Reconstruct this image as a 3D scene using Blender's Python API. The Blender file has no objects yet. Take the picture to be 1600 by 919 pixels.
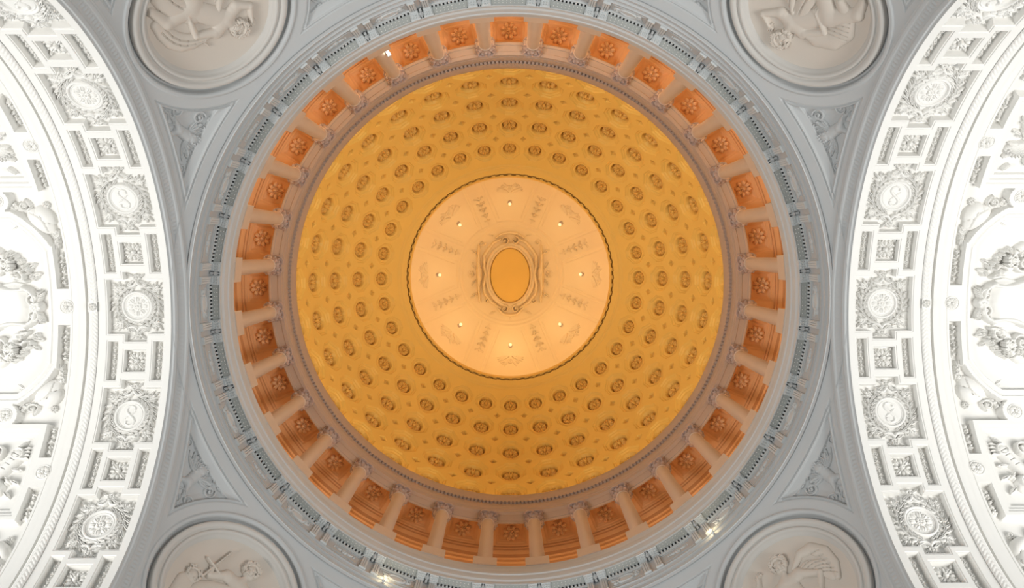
import bpy, math, random
import numpy as np
from mathutils import Matrix, Vector
random.seed(7)
PI = math.pi
scene = bpy.context.scene
C = scene.collection

# ------------------------------------------------------------------ camera
F_PX, TX, TY, ROLL = 1265.2, -.0020, -.0590, -.0040
def cam_rows():
    c, s = math.cos(TX), math.sin(TX); A = np.array([[c, 0, s], [0, 1, 0], [-s, 0, c]])
    c, s = math.cos(TY), math.sin(TY); B = np.array([[1, 0, 0], [0, c, s], [0, -s, c]])
    c, s = math.cos(ROLL), math.sin(ROLL); D = np.array([[c, -s, 0], [s, c, 0], [0, 0, 1]])
    return D @ B @ A
M = cam_rows()
cd = bpy.data.cameras.new('camera'); cam = bpy.data.objects.new('camera', cd); C.objects.link(cam)
cd.sensor_width = 36; cd.lens = F_PX * 36 / 1600; cd.clip_end = 300
mw = Matrix.Identity(4)
for i in range(3):
    mw[i][0] = M[0][i]; mw[i][1] = -M[1][i]; mw[i][2] = -M[2][i]
mw[0][3], mw[1][3], mw[2][3] = .016, -2.263, 0
cam.matrix_world = mw
scene.camera = cam

# ------------------------------------------------------------------ world, exposure, large lights
scene.view_settings.view_transform = 'Standard'; scene.view_settings.look = 'None'
scene.view_settings.exposure = 0.0; scene.view_settings.gamma = 1.0
scene.view_settings.use_curve_mapping = False
w = bpy.data.worlds.new('world'); scene.world = w; w.use_nodes = True
w.node_tree.nodes['Background'].inputs[0].default_value = (.80, .91, 1, 1)
w.node_tree.nodes['Background'].inputs[1].default_value = .40
try:
    scene.cycles.max_bounces = 5; scene.cycles.diffuse_bounces = 4; scene.cycles.use_light_tree = True
    scene.cycles.use_denoising = True
except Exception: pass

def look(o, tgt):
    d = Vector(tgt) - o.location
    o.rotation_euler = d.to_track_quat('-Z', 'Y').to_euler()
def area(name, loc, tgt, sx, sy, power, col):
    l = bpy.data.lights.new(name, 'AREA'); l.shape = 'RECTANGLE'; l.size = sx; l.size_y = sy
    l.energy = power; l.color = col
    o = bpy.data.objects.new(name, l); C.objects.link(o); o.location = loc; look(o, tgt); return o
def point(name, loc, power, col, rad=.15):
    l = bpy.data.lights.new(name, 'POINT'); l.energy = power; l.color = col; l.shadow_soft_size = rad
    o = bpy.data.objects.new(name, l); C.objects.link(o); o.location = loc; return o
def spot(name, loc, tgt, power, col, ang=60, rad=.2, blend=.8):
    l = bpy.data.lights.new(name, 'SPOT'); l.energy = power; l.color = col; l.spot_size = math.radians(ang)
    l.spot_blend = blend; l.shadow_soft_size = rad
    o = bpy.data.objects.new(name, l); C.objects.link(o); o.location = loc; look(o, tgt); return o
WARM = (1, .80, .42)
# area lamps added low in the two arms, standing in for daylight
area('arm_daylight_left', (-29, 6, 3), (-17, -2, 30), 12, 16, 9300, (1, .99, .96))
area('arm_daylight_right', (29, 6, 3), (17, -2, 30), 12, 16, 9300, (1, .99, .96))
# uplights behind the parapet of the drum, lamps in the gallery, cove lamps behind the eye of the dome
NB = 32
for k in range(16):
    a = 2 * PI * (k + .5) / 16
    spot('dome_uplight', (12.75 * math.cos(a), 12.75 * math.sin(a), 37.9), (-8.5 * math.cos(a), -8.5 * math.sin(a), 57.5), 235, WARM, 75, .25)
for k in range(NB):
    a = 2 * PI * (k + .5) / NB; c_, s_ = math.cos(a), math.sin(a)
    spot('dome_foot_lamp', (12.62 * c_, 12.62 * s_, 47.42), (8.2 * c_, 8.2 * s_, 58.0), 75, WARM, 110, .12)
for k in range(NB):
    a = 2 * PI * (k + .5) / NB; deg = math.degrees(a)
    e = 44 + 50 * max(0, -math.sin(a)) - 6 * max(0, math.sin(a)) - (18 if 148 < deg < 180 else 0)
    point('gallery_lamp', (14.35 * math.cos(a), 14.35 * math.sin(a), 41.6), e, (1, .72, .33), .2)
for k in range(16):
    a = 2 * PI * (k + .5) / 16
    point('cove_lamp', (8.35 * math.cos(a), 8.35 * math.sin(a), 59.35), 27 * (1 + .45 * math.sin(a)), (1, .80, .44), .25)

# ------------------------------------------------------------------ materials
def material(name, col, rough=.7, var=.06, scale=1.2, bump=.0, metallic=0):
    m = bpy.data.materials.new(name); m.use_nodes = True; nt = m.node_tree; b = nt.nodes['Principled BSDF']
    b.inputs['Roughness'].default_value = rough; b.inputs['Metallic'].default_value = metallic
    tc = nt.nodes.new('ShaderNodeTexCoord'); n = nt.nodes.new('ShaderNodeTexNoise')
    n.inputs['Scale'].default_value = scale; n.inputs['Detail'].default_value = 5
    nt.links.new(tc.outputs['Object'], n.inputs['Vector'])
    r = nt.nodes.new('ShaderNodeMix'); r.data_type = 'RGBA'
    r.inputs[6].default_value = (*[c * (1 - var) for c in col], 1)
    r.inputs[7].default_value = (*[min(1, c * (1 + var)) for c in col], 1)
    nt.links.new(n.outputs['Fac'], r.inputs[0]); nt.links.new(r.outputs[2], b.inputs['Base Color'])
    if bump:
        n2 = nt.nodes.new('ShaderNodeTexNoise'); n2.inputs['Scale'].default_value = scale * 12
        nt.links.new(tc.outputs['Object'], n2.inputs['Vector'])
        bp = nt.nodes.new('ShaderNodeBump'); bp.inputs['Strength'].default_value = bump; bp.inputs['Distance'].default_value = .02
        nt.links.new(n2.outputs['Fac'], bp.inputs['Height']); nt.links.new(bp.outputs['Normal'], b.inputs['Normal'])
    return m
WHITE = material('white_plaster', (.80, .79, .76), .75, .03, .6, .1)
STONE = material('grey_stone_plaster', (.49, .505, .51), .7, .05, .5, .12)
SILL = material('cornice_stone', (.585, .61, .615), .65, .04, .8, .1)
GOLD = material('golden_dome_paint', (.84, .535, .13), .6, .05, .5, .08)
ROSEG = material('rosette_shaded_gold', (.80, .49, .12), .5, .06, 1, .05)  # dome gold slightly darkened, coffer shadow put into the petal colour
SHELLP = material('pale_gold_plaster', (.86, .68, .44), .65, .06, .35, .1)
OCHREL = material('light_ochre_rosette', (.74, .45, .25), .6, .06, 1, .05)
FRAME = material('warm_grey_frame_plaster', (.55, .53, .50), .7, .04, .5, .1)
SLAB = material('shade_toned_slab_stone', (.37, .385, .37), .7, .05, 1, .1)  # stone darkened: shade under the cornice is put into the colour
CREAM = material('cream_medallion_plaster', (.60, .54, .475), .7, .04, .5, .1)
OCHRE = material('ochre_gallery_paint', (.66, .345, .16), .65, .08, .6, .1)
PINKST = material('pinkish_column_stone', (.66, .53, .43), .45, .06, 1.5, .06)
ENTAB = material('brown_entablature_stone', (.50, .385, .315), .6, .06, .8, .08)
CAPST = material('purple_brown_capital_stone', (.54, .42, .37), .6, .12, 3, .1)
FLOORM = material('marble_floor', (.55, .50, .44), .3, .08, .4)
def emit(name, col, s):
    m = bpy.data.materials.new(name); m.use_nodes = True; b = m.node_tree.nodes['Principled BSDF']
    b.inputs['Base Color'].default_value = (*col, 1); b.inputs['Emission Color'].default_value = (*col, 1)
    b.inputs['Emission Strength'].default_value = s; return m
LAMP = emit('lamp_tube', (1, .96, .85), 6)
BULB = emit('bulb_glass', (1, .8, .5), .7)

# ------------------------------------------------------------------ mesh helpers
def link(name, me, mat=None, parent=None):
    o = bpy.data.objects.new(name, me); C.objects.link(o)
    if mat is not None and not me.materials: me.materials.append(mat)
    if parent is not None: o.parent = parent
    return o
def npmesh(name, V, F, smooth=True):
    me = bpy.data.meshes.new(name)
    V = np.asarray(V, np.float32).reshape(-1, 3); F = np.asarray(F, np.int32)
    k = F.shape[1]
    me.vertices.add(len(V)); me.vertices.foreach_set('co', V.ravel())
    me.loops.add(F.size); me.loops.foreach_set('vertex_index', F.ravel())
    me.polygons.add(len(F)); me.polygons.foreach_set('loop_start', np.arange(0, F.size, k, dtype=np.int32))
    try: me.polygons.foreach_set('loop_total', np.full(len(F), k, np.int32))
    except Exception: pass
    me.polygons.foreach_set('use_smooth', np.full(len(F), smooth, bool))
    me.update(calc_edges=True); me.validate()
    return me
def grid_faces(nu, nv, flip=False, wrap=False):
    i = np.arange(nu - (0 if wrap else 1)); j = np.arange(nv - 1)
    I, J = np.meshgrid(i, j, indexing='ij'); I2 = (I + 1) % nu
    a = I * nv + J; b = I2 * nv + J; c = I2 * nv + J + 1; d = I * nv + J + 1
    F = np.stack([a, b, c, d], -1).reshape(-1, 4)
    return F[:, ::-1] if flip else F
class MB:
    """collects simple shapes into one mesh"""
    def __init__(s): s.V = []; s.F = []; s.n = 0
    def add(s, V, F):
        V = np.asarray(V, float); s.V.append(V); s.F += [tuple(int(x) + s.n for x in f) for f in F]; s.n += len(V)
    def box(s, c, d, rz=0, taper=1):
        x, y, z = d[0] / 2, d[1] / 2, d[2] / 2
        P = np.array([[-x, -y, -z], [x, -y, -z], [x, y, -z], [-x, y, -z], [-x * taper, -y * taper, z], [x * taper, -y * taper, z], [x * taper, y * taper, z], [-x * taper, y * taper, z]])
        if rz:
            cc, ss = math.cos(rz), math.sin(rz); P = np.stack([P[:, 0] * cc - P[:, 1] * ss, P[:, 0] * ss + P[:, 1] * cc, P[:, 2]], 1)
        s.add(P + np.array(c), [(3, 2, 1, 0), (4, 5, 6, 7), (0, 1, 5, 4), (1, 2, 6, 5), (2, 3, 7, 6), (3, 0, 4, 7)])
    def lathe(s, prof, n=24, c=(0, 0, 0), cap=True):
        a = np.arange(n) * 2 * PI / n; P = []
        for r, z in prof: P.append(np.stack([c[0] + r * np.cos(a), c[1] + r * np.sin(a), np.full(n, c[2] + z)], 1))
        F = []
        for i in range(len(prof) - 1):
            for j in range(n):
                k = (j + 1) % n; F.append((i * n + j, i * n + k, (i + 1) * n + k, (i + 1) * n + j))
        if cap: F.append(tuple(range(n - 1, -1, -1))); F.append(tuple((len(prof) - 1) * n + j for j in range(n)))
        s.add(np.concatenate(P), F)
    def tube(s, pts, rad, n=8):
        pts = [Vector(p) for p in pts]; P = []; m = len(pts)
        rad = rad if hasattr(rad, '__len__') else [rad] * m
        for i, p in enumerate(pts):
            t = (pts[min(i + 1, m - 1)] - pts[max(i - 1, 0)]).normalized()
            up = Vector((0, 0, 1)) if abs(t.z) < .9 else Vector((1, 0, 0))
            x = t.cross(up).normalized(); y = t.cross(x)
            for j in range(n):
                a = 2 * PI * j / n; P.append(p + x * math.cos(a) * rad[i] + y * math.sin(a) * rad[i])
        F = [(i * n + j, i * n + (j + 1) % n, (i + 1) * n + (j + 1) % n, (i + 1) * n + j) for i in range(m - 1) for j in range(n)]
        F += [tuple(range(n - 1, -1, -1)), tuple((m - 1) * n + j for j in range(n))]
        s.add([tuple(p) for p in P], F)
    def ball(s, c, r, n=10, sc=(1, 1, 1)):
        P = []; F = []
        for i in range(n + 1):
            p = PI * i / n
            for j in range(n): P.append((c[0] + sc[0] * r * math.sin(p) * math.cos(2 * PI * j / n), c[1] + sc[1] * r * math.sin(p) * math.sin(2 * PI * j / n), c[2] - sc[2] * r * math.cos(p)))
        for i in range(n):
            for j in range(n): F.append((i * n + j, i * n + (j + 1) % n, (i + 1) * n + (j + 1) % n, (i + 1) * n + j))
        s.add(P, F)
    def mesh(s, name, smooth=False):
        me = bpy.data.meshes.new(name); me.from_pydata(np.concatenate(s.V).tolist(), [], s.F); me.update()
        me.validate()
        if smooth:
            me.polygons.foreach_set('use_smooth', [True] * len(me.polygons))
            try: me.set_sharp_from_angle(angle=math.radians(42))
            except Exception: pass
        return me
    def build(s, name, mat, parent=None, smooth=False): return link(name, s.mesh(name, smooth), mat, parent)
def ring(name, prof, mat, n=256, parent=None, flip=False, modf=None):
    """continuous lathe of a (radius, height) profile"""
    a = np.arange(n) * 2 * PI / n; pr = np.array(prof, float)
    V = np.empty((n, len(pr), 3)); V[..., 0] = np.cos(a)[:, None] * pr[:, 0]; V[..., 1] = np.sin(a)[:, None] * pr[:, 0]; V[..., 2] = pr[:, 1]
    me = npmesh(name, V, grid_faces(n, len(pr), flip, True))
    try: me.set_sharp_from_angle(angle=math.radians(30))
    except Exception: pass
    return link(name, me, mat, parent)

def tag(o, label=None, cat=None, group=None, kind=None):
    if label: o['label'] = label
    if cat: o['category'] = cat
    if group: o['group'] = group
    if kind: o['kind'] = kind
    return o
def struct(o, label): o['kind'] = 'structure'; o['label'] = label; return o
def empty(name, label, cat, group=None):
    o = bpy.data.objects.new(name, None); o.empty_display_size = .2; C.objects.link(o); return tag(o, label, cat, group)
def dup(o, parent=None):
    c = o.copy(); C.objects.link(c)
    if parent is not None: c.parent = parent
    for ch in list(o.children): dup(ch, c)
    return c
def place(o, P, U, V, N, s=1.0, mir=1):
    m = Matrix.Identity(4)
    for i in range(3): m[i][0] = U[i] * s * mir; m[i][1] = V[i] * s; m[i][2] = N[i] * s; m[i][3] = P[i]
    o.matrix_world = m; return o

# ------------------------------------------------------------------ relief carving: a height field cut into its own mesh
def sstep(x, a, b): t = np.clip((x - a) / (b - a), 0, 1); return t * t * (3 - 2 * t)
class Field:
    def __init__(s, u0, u1, v0, v1, step):
        s.u = np.arange(u0, u1 + step / 2, step); s.v = np.arange(v0, v1 + step / 2, step); s.step = step
        s.H = np.zeros((len(s.u), len(s.v)))
    def _b(s, u0, u1, v0, v1):
        i0, i1 = np.searchsorted(s.u, [u0, u1]); j0, j1 = np.searchsorted(s.v, [v0, v1])
        if i1 <= i0 or j1 <= j0: return None
        U, V = np.meshgrid(s.u[i0:i1], s.v[j0:j1], indexing='ij'); return (slice(i0, i1), slice(j0, j1)), U, V
    def put(s, sl, h, k=0, add=False):
        a = s.H[sl]
        if add: s.H[sl] = a + h
        elif k > 0:
            m = h > -.02; d = np.clip(k - np.abs(a - h), 0, None) / k
            s.H[sl] = np.where(m, np.maximum(a, h) + np.where(h > 0, d * d * k * .25, 0) * (a > .001), a)
        else: s.H[sl] = np.maximum(a, h)
    def blob(s, cu, cv, a, b, rot=0, h=.1, base=0, p=.5, k=0, add=False):
        r = max(a, b); q = s._b(cu - r, cu + r, cv - r, cv + r)
        if q is None: return
        sl, U, V = q; c, n = math.cos(rot), math.sin(rot); x = (U - cu) * c + (V - cv) * n; y = -(U - cu) * n + (V - cv) * c
        d = 1 - (x / a) ** 2 - (y / b) ** 2; hh = np.where(d > 0, base + h * np.clip(d, 0, 1) ** p, 0)
        s.put(sl, hh, k, add)
    def cap(s, p0, p1, r0, r1=None, h=.1, h1=None, base=0, k=0, add=False, p=.5):
        r1 = r0 if r1 is None else r1; h1 = h if h1 is None else h1; r = max(r0, r1)
        q = s._b(min(p0[0], p1[0]) - r, max(p0[0], p1[0]) + r, min(p0[1], p1[1]) - r, max(p0[1], p1[1]) + r)
        if q is None: return
        sl, U, V = q; dx, dy = p1[0] - p0[0], p1[1] - p0[1]; L = dx * dx + dy * dy + 1e-9
        t = np.clip(((U - p0[0]) * dx + (V - p0[1]) * dy) / L, 0, 1)
        d2 = (U - p0[0] - t * dx) ** 2 + (V - p0[1] - t * dy) ** 2; rr = r0 + (r1 - r0) * t; hh = h + (h1 - h) * t
        d = 1 - d2 / rr ** 2; s.put(sl, np.where(d > 0, base + hh * np.clip(d, 0, 1) ** p, 0), k, add)
    def path(s, pts, rs, h=.1, base=0, k=0, add=False):
        n = len(pts); rs = rs if hasattr(rs, '__len__') else [rs] * n
        for i in range(n - 1): s.cap(pts[i], pts[i + 1], rs[i], rs[i + 1], h, base=base, k=k, add=add)
    def groove(s, pts, r, d):
        for i in range(len(pts) - 1):
            p0, p1 = pts[i], pts[i + 1]
            q = s._b(min(p0[0], p1[0]) - r, max(p0[0], p1[0]) + r, min(p0[1], p1[1]) - r, max(p0[1], p1[1]) + r)
            if q is None: continue
            sl, U, V = q; dx, dy = p1[0] - p0[0], p1[1] - p0[1]; L = dx * dx + dy * dy + 1e-9
            t = np.clip(((U - p0[0]) * dx + (V - p0[1]) * dy) / L, 0, 1)
            e = 1 - ((U - p0[0] - t * dx) ** 2 + (V - p0[1] - t * dy) ** 2) / r ** 2
            a = s.H[sl]; s.H[sl] = np.where((e > 0) & (a > .01), np.maximum(np.minimum(a, a - d * np.clip(e, 0, 1)), .006), a)
    def leaf(s, p0, ang, L, wd, h=.08, base=0, curl=0, vein=True):
        n = 7; pts = []; x, y = p0; a = ang
        for i in range(n + 1):
            pts.append((x, y)); x += L / n * math.cos(a); y += L / n * math.sin(a); a += curl / n
        rs = [max(.012, wd / 2 * math.sin(PI * min(1, (i / n) ** .8 * .93 + .05))) for i in range(n + 1)]
        s.path(pts, rs, h, base)
        if vein: s.groove(pts[1:-1], max(.012, wd * .12), h * .5)
        return pts[-1]
    def ringp(s, cu, cv, R, r, h=.08, base=0, ab=(1, 1)):
        q = s._b(cu - (R + r) * ab[0], cu + (R + r) * ab[0], cv - (R + r) * ab[1], cv + (R + r) * ab[1])
        if q is None: return
        sl, U, V = q; d = np.hypot((U - cu) / ab[0], (V - cv) / ab[1]) - R; e = 1 - (d / r) ** 2
        s.put(sl, np.where(e > 0, base + h * np.sqrt(np.clip(e, 0, 1)), 0))
    def disc(s, cu, cv, R, h, ab=(1, 1), edge=.02):
        q = s._b(cu - R * ab[0], cu + R * ab[0], cv - R * ab[1], cv + R * ab[1])
        if q is None: return
        sl, U, V = q; d = np.hypot((U - cu) / ab[0], (V - cv) / ab[1]); s.put(sl, h * sstep(R - d, 0, edge) * (d < R))
    def spiral(s, c, R, turns, start, wd, h=.08, base=0, dr=1, r_end=.15):
        n = int(18 * turns); pts = []; rs = []
        for i in range(n + 1):
            t = i / n; r = R * (1 - t) + R * r_end * t; a = start + dr * 2 * PI * turns * t
            pts.append((c[0] + r * math.cos(a), c[1] + r * math.sin(a))); rs.append(wd * (1 - .45 * t))
        s.path(pts, rs, h, base); s.blob(c[0], c[1], wd * 1.3, wd * 1.3, 0, h * 1.2, base)
    def flower(s, cu, cv, R, n, h=.08, base=0, inner=.28, rot=0, pw=None, cup=True):
        pw = pw or R * math.sin(PI / n) * 1.05
        for i in range(n):
            a = rot + 2 * PI * i / n; d = R * .62
            s.blob(cu + d * math.cos(a), cv + d * math.sin(a), R * .38, pw * .72, a, h, base)
            if cup: s.groove([(cu + R * .35 * math.cos(a), cv + R * .35 * math.sin(a)), (cu + R * .8 * math.cos(a), cv + R * .8 * math.sin(a))], pw * .3, h * .45)
        s.blob(cu, cv, R * inner, R * inner, 0, h * 1.25, base); s.groove([(cu, cv), (cu + .001, cv)], R * inner * .45, h * .5)
    def berries(s, cu, cv, R, n, r, h, base=0):
        for i in range(n):
            a = random.random() * 2 * PI; d = R * math.sqrt(random.random()); s.blob(cu + d * math.cos(a), cv + d * math.sin(a), r, r, 0, h * (1 + .3 * random.random()), base)
    def acanthus(s, p0, ang, L, wd, h=.09, base=0, n=5):
        s.leaf(p0, ang, L, wd * .5, h * 1.1, base, vein=True)
        for i in range(n):
            t = .12 + .7 * i / n; q = (p0[0] + L * t * math.cos(ang), p0[1] + L * t * math.sin(ang)); l = wd * .75 * math.sin(PI * (.25 + .6 * (1 - t)))
            for sg in (-1, 1): s.leaf(q, ang + sg * .8, l, wd * .22, h * .9, base, curl=-sg * .5, vein=False)
    def mesh(s, name, bend=None, sph=None, skirt=-.02, eps=.004, flipy=1):
        H = s.H; nu, nv = H.shape
        on = H > eps; cell = on[:-1, :-1] | on[1:, :-1] | on[1:, 1:] | on[:-1, 1:]
        I, J = np.nonzero(cell)
        F = np.stack([I * nv + J, (I + 1) * nv + J, (I + 1) * nv + J + 1, I * nv + J + 1], 1)
        used = np.unique(F); mp = -np.ones(nu * nv, int); mp[used] = np.arange(len(used)); F = mp[F]
        U, V = np.meshgrid(s.u, s.v, indexing='ij'); U = U.ravel()[used]; V = V.ravel()[used]; h = H.ravel()[used]
        h = np.where(h > eps, h, skirt)
        if bend:   # concave barrel of this radius, running along u
            a = U / bend; X = (bend - h) * np.sin(a); Z = bend - (bend - h) * np.cos(a); Y = V
        elif sph:
            X, Y = U, V; Z = h + sph - np.sqrt(np.clip(sph ** 2 - U ** 2 - V ** 2, 0, None))
        else: X, Y, Z = U, V, h
        return npmesh(name, np.stack([X, Y * flipy, Z], 1), F if flipy > 0 else F[:, ::-1])
def relief(fld, name, mat, parent=None, **kw): return link(name, fld.mesh(name, **kw), mat, parent)
ORD = ['zeroth', 'first', 'second', 'third', 'fourth', 'fifth', 'sixth', 'seventh', 'eighth', 'ninth', 'tenth', 'eleventh', 'twelfth', 'thirteenth', 'fourteenth', 'fifteenth', 'sixteenth', 'seventeenth', 'eighteenth', 'nineteenth', 'twentieth']
ORD += ['twenty-' + w_ for w_ in ORD[1:10]] + ['thirtieth', 'thirty-first', 'thirty-second', 'thirty-third']
def around(k, n=32):
    """place on the ring, counted clockwise in the photo from its top; k-th step where angle = 2 pi k / n from +x towards image down"""
    return (k + n // 4) % n        # 0 = top of the photo
def clockpos(j, n=32):
    if j == 0: return 'at the top of the photo'
    if j == n // 2: return 'at the bottom of the photo'
    if j == n // 4: return 'at the far right side'
    if j == 3 * n // 4: return 'at the far left side'
    q = (j * 4) // n; r = j - q * n // 4
    return ORD[r] + ' clockwise from the ' + ['top', 'right side', 'bottom', 'left side'][q]
def clockhalf(j, n=32):           # for things half a step off
    q = (j * 4) // n; r = j - q * n // 4 + 1
    return ORD[r] + ' clockwise from the ' + ['top', 'right side', 'bottom', 'left side'][q]

# ================================================================== STRUCTURE
Z0, RA, XA = 21.289, 9.695, 13.0              # springing height and radius of the arches, distance of their planes
RP = math.hypot(XA, RA)                       # sphere of the pendentives
ZD, RD = 47.3, 13.2                           # dome
floor = MB(); floor.box((0, 0, -1.75), (90, 60, .3)); struct(floor.build('floor', FLOORM), 'pale marble floor of the rotunda far below the dome')

# --- pendentives: four curved triangles of the sphere, carved by the arch mouldings, medallion seats and relief panels
PHM = math.radians(63.5)
def pendentive():
    nphi, nt = 430, 330
    phi = np.concatenate([np.linspace(math.radians(50.9), math.radians(79), nphi), np.linspace(math.radians(80), PI / 2, 24)])
    t = np.linspace(0, 1, nt); t = .5 - .5 * np.cos(PI * t) * (.35 + .65 * np.abs(np.cos(PI * t)) ** .2) if False else t
    rho = RP * np.sin(phi); a0 = np.arccos(np.clip(XA / rho, -1, 1)) * (rho > XA)
    A = a0[:, None] + (PI / 2 - 2 * a0)[:, None] * t[None]
    PH = phi[:, None] + 0 * A
    X = RP * np.sin(PH) * np.cos(A); Y = RP * np.sin(PH) * np.sin(A)
    cm = np.cos(PH) * math.cos(PHM) + np.sin(PH) * math.sin(PHM) * np.cos(A - PI / 4)
    D = np.degrees(np.arccos(np.clip(cm, -1, 1))) * RP * PI / 180          # distance from medallion centre, metres
    g = np.minimum(XA - X, XA - Y)
    h = .05 * sstep(g, .05, .08) - .05 * sstep(g, .15, .18)
    al = np.arctan2(np.minimum(X, Y), RP * np.cos(PH)) * RA; h = h + .014 * np.sin(al * 2 * PI / .15) * sstep(g, .22, .24) * (1 - sstep(g, .31, .33)) * (1 - sstep(PH, math.radians(78), math.radians(79)))
    h = h + .03 * sstep(g, .36, .38) - .03 * sstep(g, .44, .46)
    h = h - .035 * sstep(g, .49, .51)
    h = h + .055 * (sstep(D, 2.98, 3.02) - sstep(D, 3.12, 3.16))
    h = h - .22 * (1 - sstep(D, 2.93, 2.97)) - .22 * (1 - sstep(D, 2.5, 2.7))
    p = np.minimum(D - 3.55, g - .62); q = (PH - math.radians(52.7)) * RP; pq = np.minimum(p, q)
    h = h - .04 * (sstep(pq, 0, .02) - sstep(pq, .04, .06)) + .035 * (sstep(pq, .06, .08) - sstep(pq, .10, .12))
    bed = np.minimum(p - .13, q - .42)
    h = h - .03 * sstep(pq, .12, .15) - .09 * np.clip(np.minimum(p, q) / .4, 0, 1) * (q > 0) * (p > .0) - .13 * sstep(bed, 0, .035)
    r = RP - h
    V = np.stack([r * np.sin(PH) * np.cos(A), r * np.sin(PH) * np.sin(A), Z0 + r * np.cos(PH)], -1)
    return npmesh('pendentive', V, grid_faces(*A.shape, flip=True))
pm = pendentive()
for q, nm in enumerate(['wall_southeast', 'wall_southwest', 'wall_northwest', 'wall_northeast']):
    o = link(nm, pm, STONE); o.rotation_euler = (0, 0, q * PI / 2)
    struct(o, 'grey curved pendentive at the %s of the photo, with arch mouldings and sunk panels' % ['lower right', 'lower left', 'upper left', 'upper right'][q])

# --- barrel vaults over the two side arms, one height field each in (arc length, distance out)
PIT = 4.12; PER = 12.52
def edges(lst, lo, hi, step, eps=.012):
    pts = [lo, hi]
    for e in lst: pts += [e - eps, e + eps]
    pts = sorted(p for p in pts if lo <= p <= hi); out = []
    for a, b in zip(pts[:-1], pts[1:]):
        n = max(1, int(math.ceil((b - a) / step))); out += list(np.linspace(a, b, n, endpoint=False))
    return np.array(out + [hi])
BIGC = [PIT * k for k in (-3, -2, -1, 0, 1, 2, 3)]; SMALLC = [PIT * (k + .5) for k in (-3, -2, -1, 0, 1, 2)]
XC = 14.36
def vault_h(S, X):
    h = np.zeros_like(S)
    def rect(s0, s1, x0, x1): return (S > s0) & (S < s1) & (X > x0) & (X < x1)
    rec = np.zeros(S.shape, bool); lip = np.zeros(S.shape, bool)
    for c in BIGC:
        for hw, hh in ((1.07, 1.03), (.42, 1.33)):
            rec |= rect(c - hh, c + hh, XC - hw, XC + hw); lip |= rect(c - hh - .055, c + hh + .055, XC - hw - .055, XC + hw + .055)
    for c in SMALLC:
        for (xc, hw, hh) in ((XC, .41, .41), (XC - .86, .185, .73), (XC + .86, .185, .73)):
            rec |= rect(c - hh, c + hh, xc - hw, xc + hw); lip |= rect(c - hh - .05, c + hh + .05, xc - hw - .05, xc + hw + .05)
    h = np.where(lip, -.03, h); h = np.where(rec, -.30, h)
    # stepped fillets beyond the laurel band
    h = np.where(X > 15.76, .0, h); h = np.where(X > 16.16, -.16, h); h = np.where(X > 16.26, -.03, h)
    h = np.where(X > 16.50, -.09, h); h = np.where(X > 16.80, -.12, h); h = np.where(X > 16.84, -.10, h)
    # outer field
    s = np.abs((S + PER / 2) % PER - PER / 2)                 # 0 at a cartouche, 6.26 at a square panel
    base = h.copy()
    field = X > 16.86
    frame = X - 17.33                                         # inside the panel zone
    arc = 3.48 - np.hypot(s - .78, X - 20.5); arc = np.where(s < .78, 3.48 - np.abs(X - 20.5), arc)
    carp = np.maximum(arc, np.minimum(2.38 - s, X - 17.33))
    carp = np.minimum(np.minimum(carp, X - 17.33), 3.72 - s)
    sqp = np.minimum(s - 4.40, X - 17.33)
    nod = .50 - np.hypot(s - 4.12, X - 19.05)
    raised = np.maximum(np.maximum(carp, sqp), np.maximum(nod, np.where(X > 18.9, X - 18.9, -1)))
    discz = np.maximum(.72 - s, .60 - np.abs(s - PER / 2)); discz = np.where(X < 17.5, discz, -1)
    discz = np.maximum(discz, .52 - np.hypot(np.minimum(s, abs(99)) - 0, X - 17.02)) if False else discz
    raised = np.maximum(raised, discz)
    chan = (X > 16.93)
    hf = np.where(chan, -.45 + .35 * sstep(raised, 0, .035), -.10)
    # sunk rim and sunk bed of the cartouche panel
    inner = np.where(carp > 0, carp, 0)
    hf = hf - .07 * sstep(inner, .20, .22) * (X > 17.4) + .04 * sstep(inner, .30, .32) - .20 * sstep(inner, .44, .48)
    sq = np.where((s > 4.4), np.minimum(s - 4.4, X - 17.33), 0)
    hf = hf - .06 * sstep(sq, .22, .24) - .10 * sstep(sq, .34, .37) - .14 * sstep(sq, .50, .54)
    return np.where(field, hf, h)
def vault():
    se = []
    for c in BIGC: se += [c - 1.03, c + 1.03, c - 1.085, c + 1.085, c - 1.33, c + 1.33, c - 1.385, c + 1.385]
    for c in SMALLC: se += [c - .41, c + .41, c - .46, c + .46, c - .73, c + .73, c - .78, c + .78]
    xe = [XC - 1.07, XC + 1.07, XC - 1.125, XC + 1.125, XC - .42, XC + .42, XC - .475, XC + .475]
    for xc, hw in ((XC, .41), (XC - .86, .185), (XC + .86, .185)): xe += [xc - hw, xc + hw, xc - hw - .05, xc + hw + .05]
    xe += [15.76, 16.16, 16.26, 16.50, 16.80, 16.84, 16.86, 16.93]
    L = RA * PI / 2 - .01
    s = np.concatenate([[-L], edges(se, -13.4, 13.4, .034, .009), [L]]); x = np.concatenate([edges(xe, 13.0, 20.6, .034, .009), np.arange(20.75, 24.1, .15)])
    S, X = np.meshgrid(s, x, indexing='ij'); H = vault_h(S, X); r = RA - H; th = S / RA
    V = np.stack([-X, r * np.sin(th), Z0 + r * np.cos(th)], -1)
    me = npmesh('vault', V, grid_faces(len(s), len(x), flip=True))
    me.set_sharp_from_angle(angle=math.radians(35)); return me
vm = vault()
for sd, nm in ((0, 'left'), (1, 'right'), (.5, 'upper'), (1.5, 'lower')):
    o = link('ceiling_' + nm + '_vault', vm, WHITE); o.rotation_euler = (0, 0, PI * sd)
    struct(o, 'white coffered barrel vault over the %s arm of the rotunda' % nm)

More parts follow.
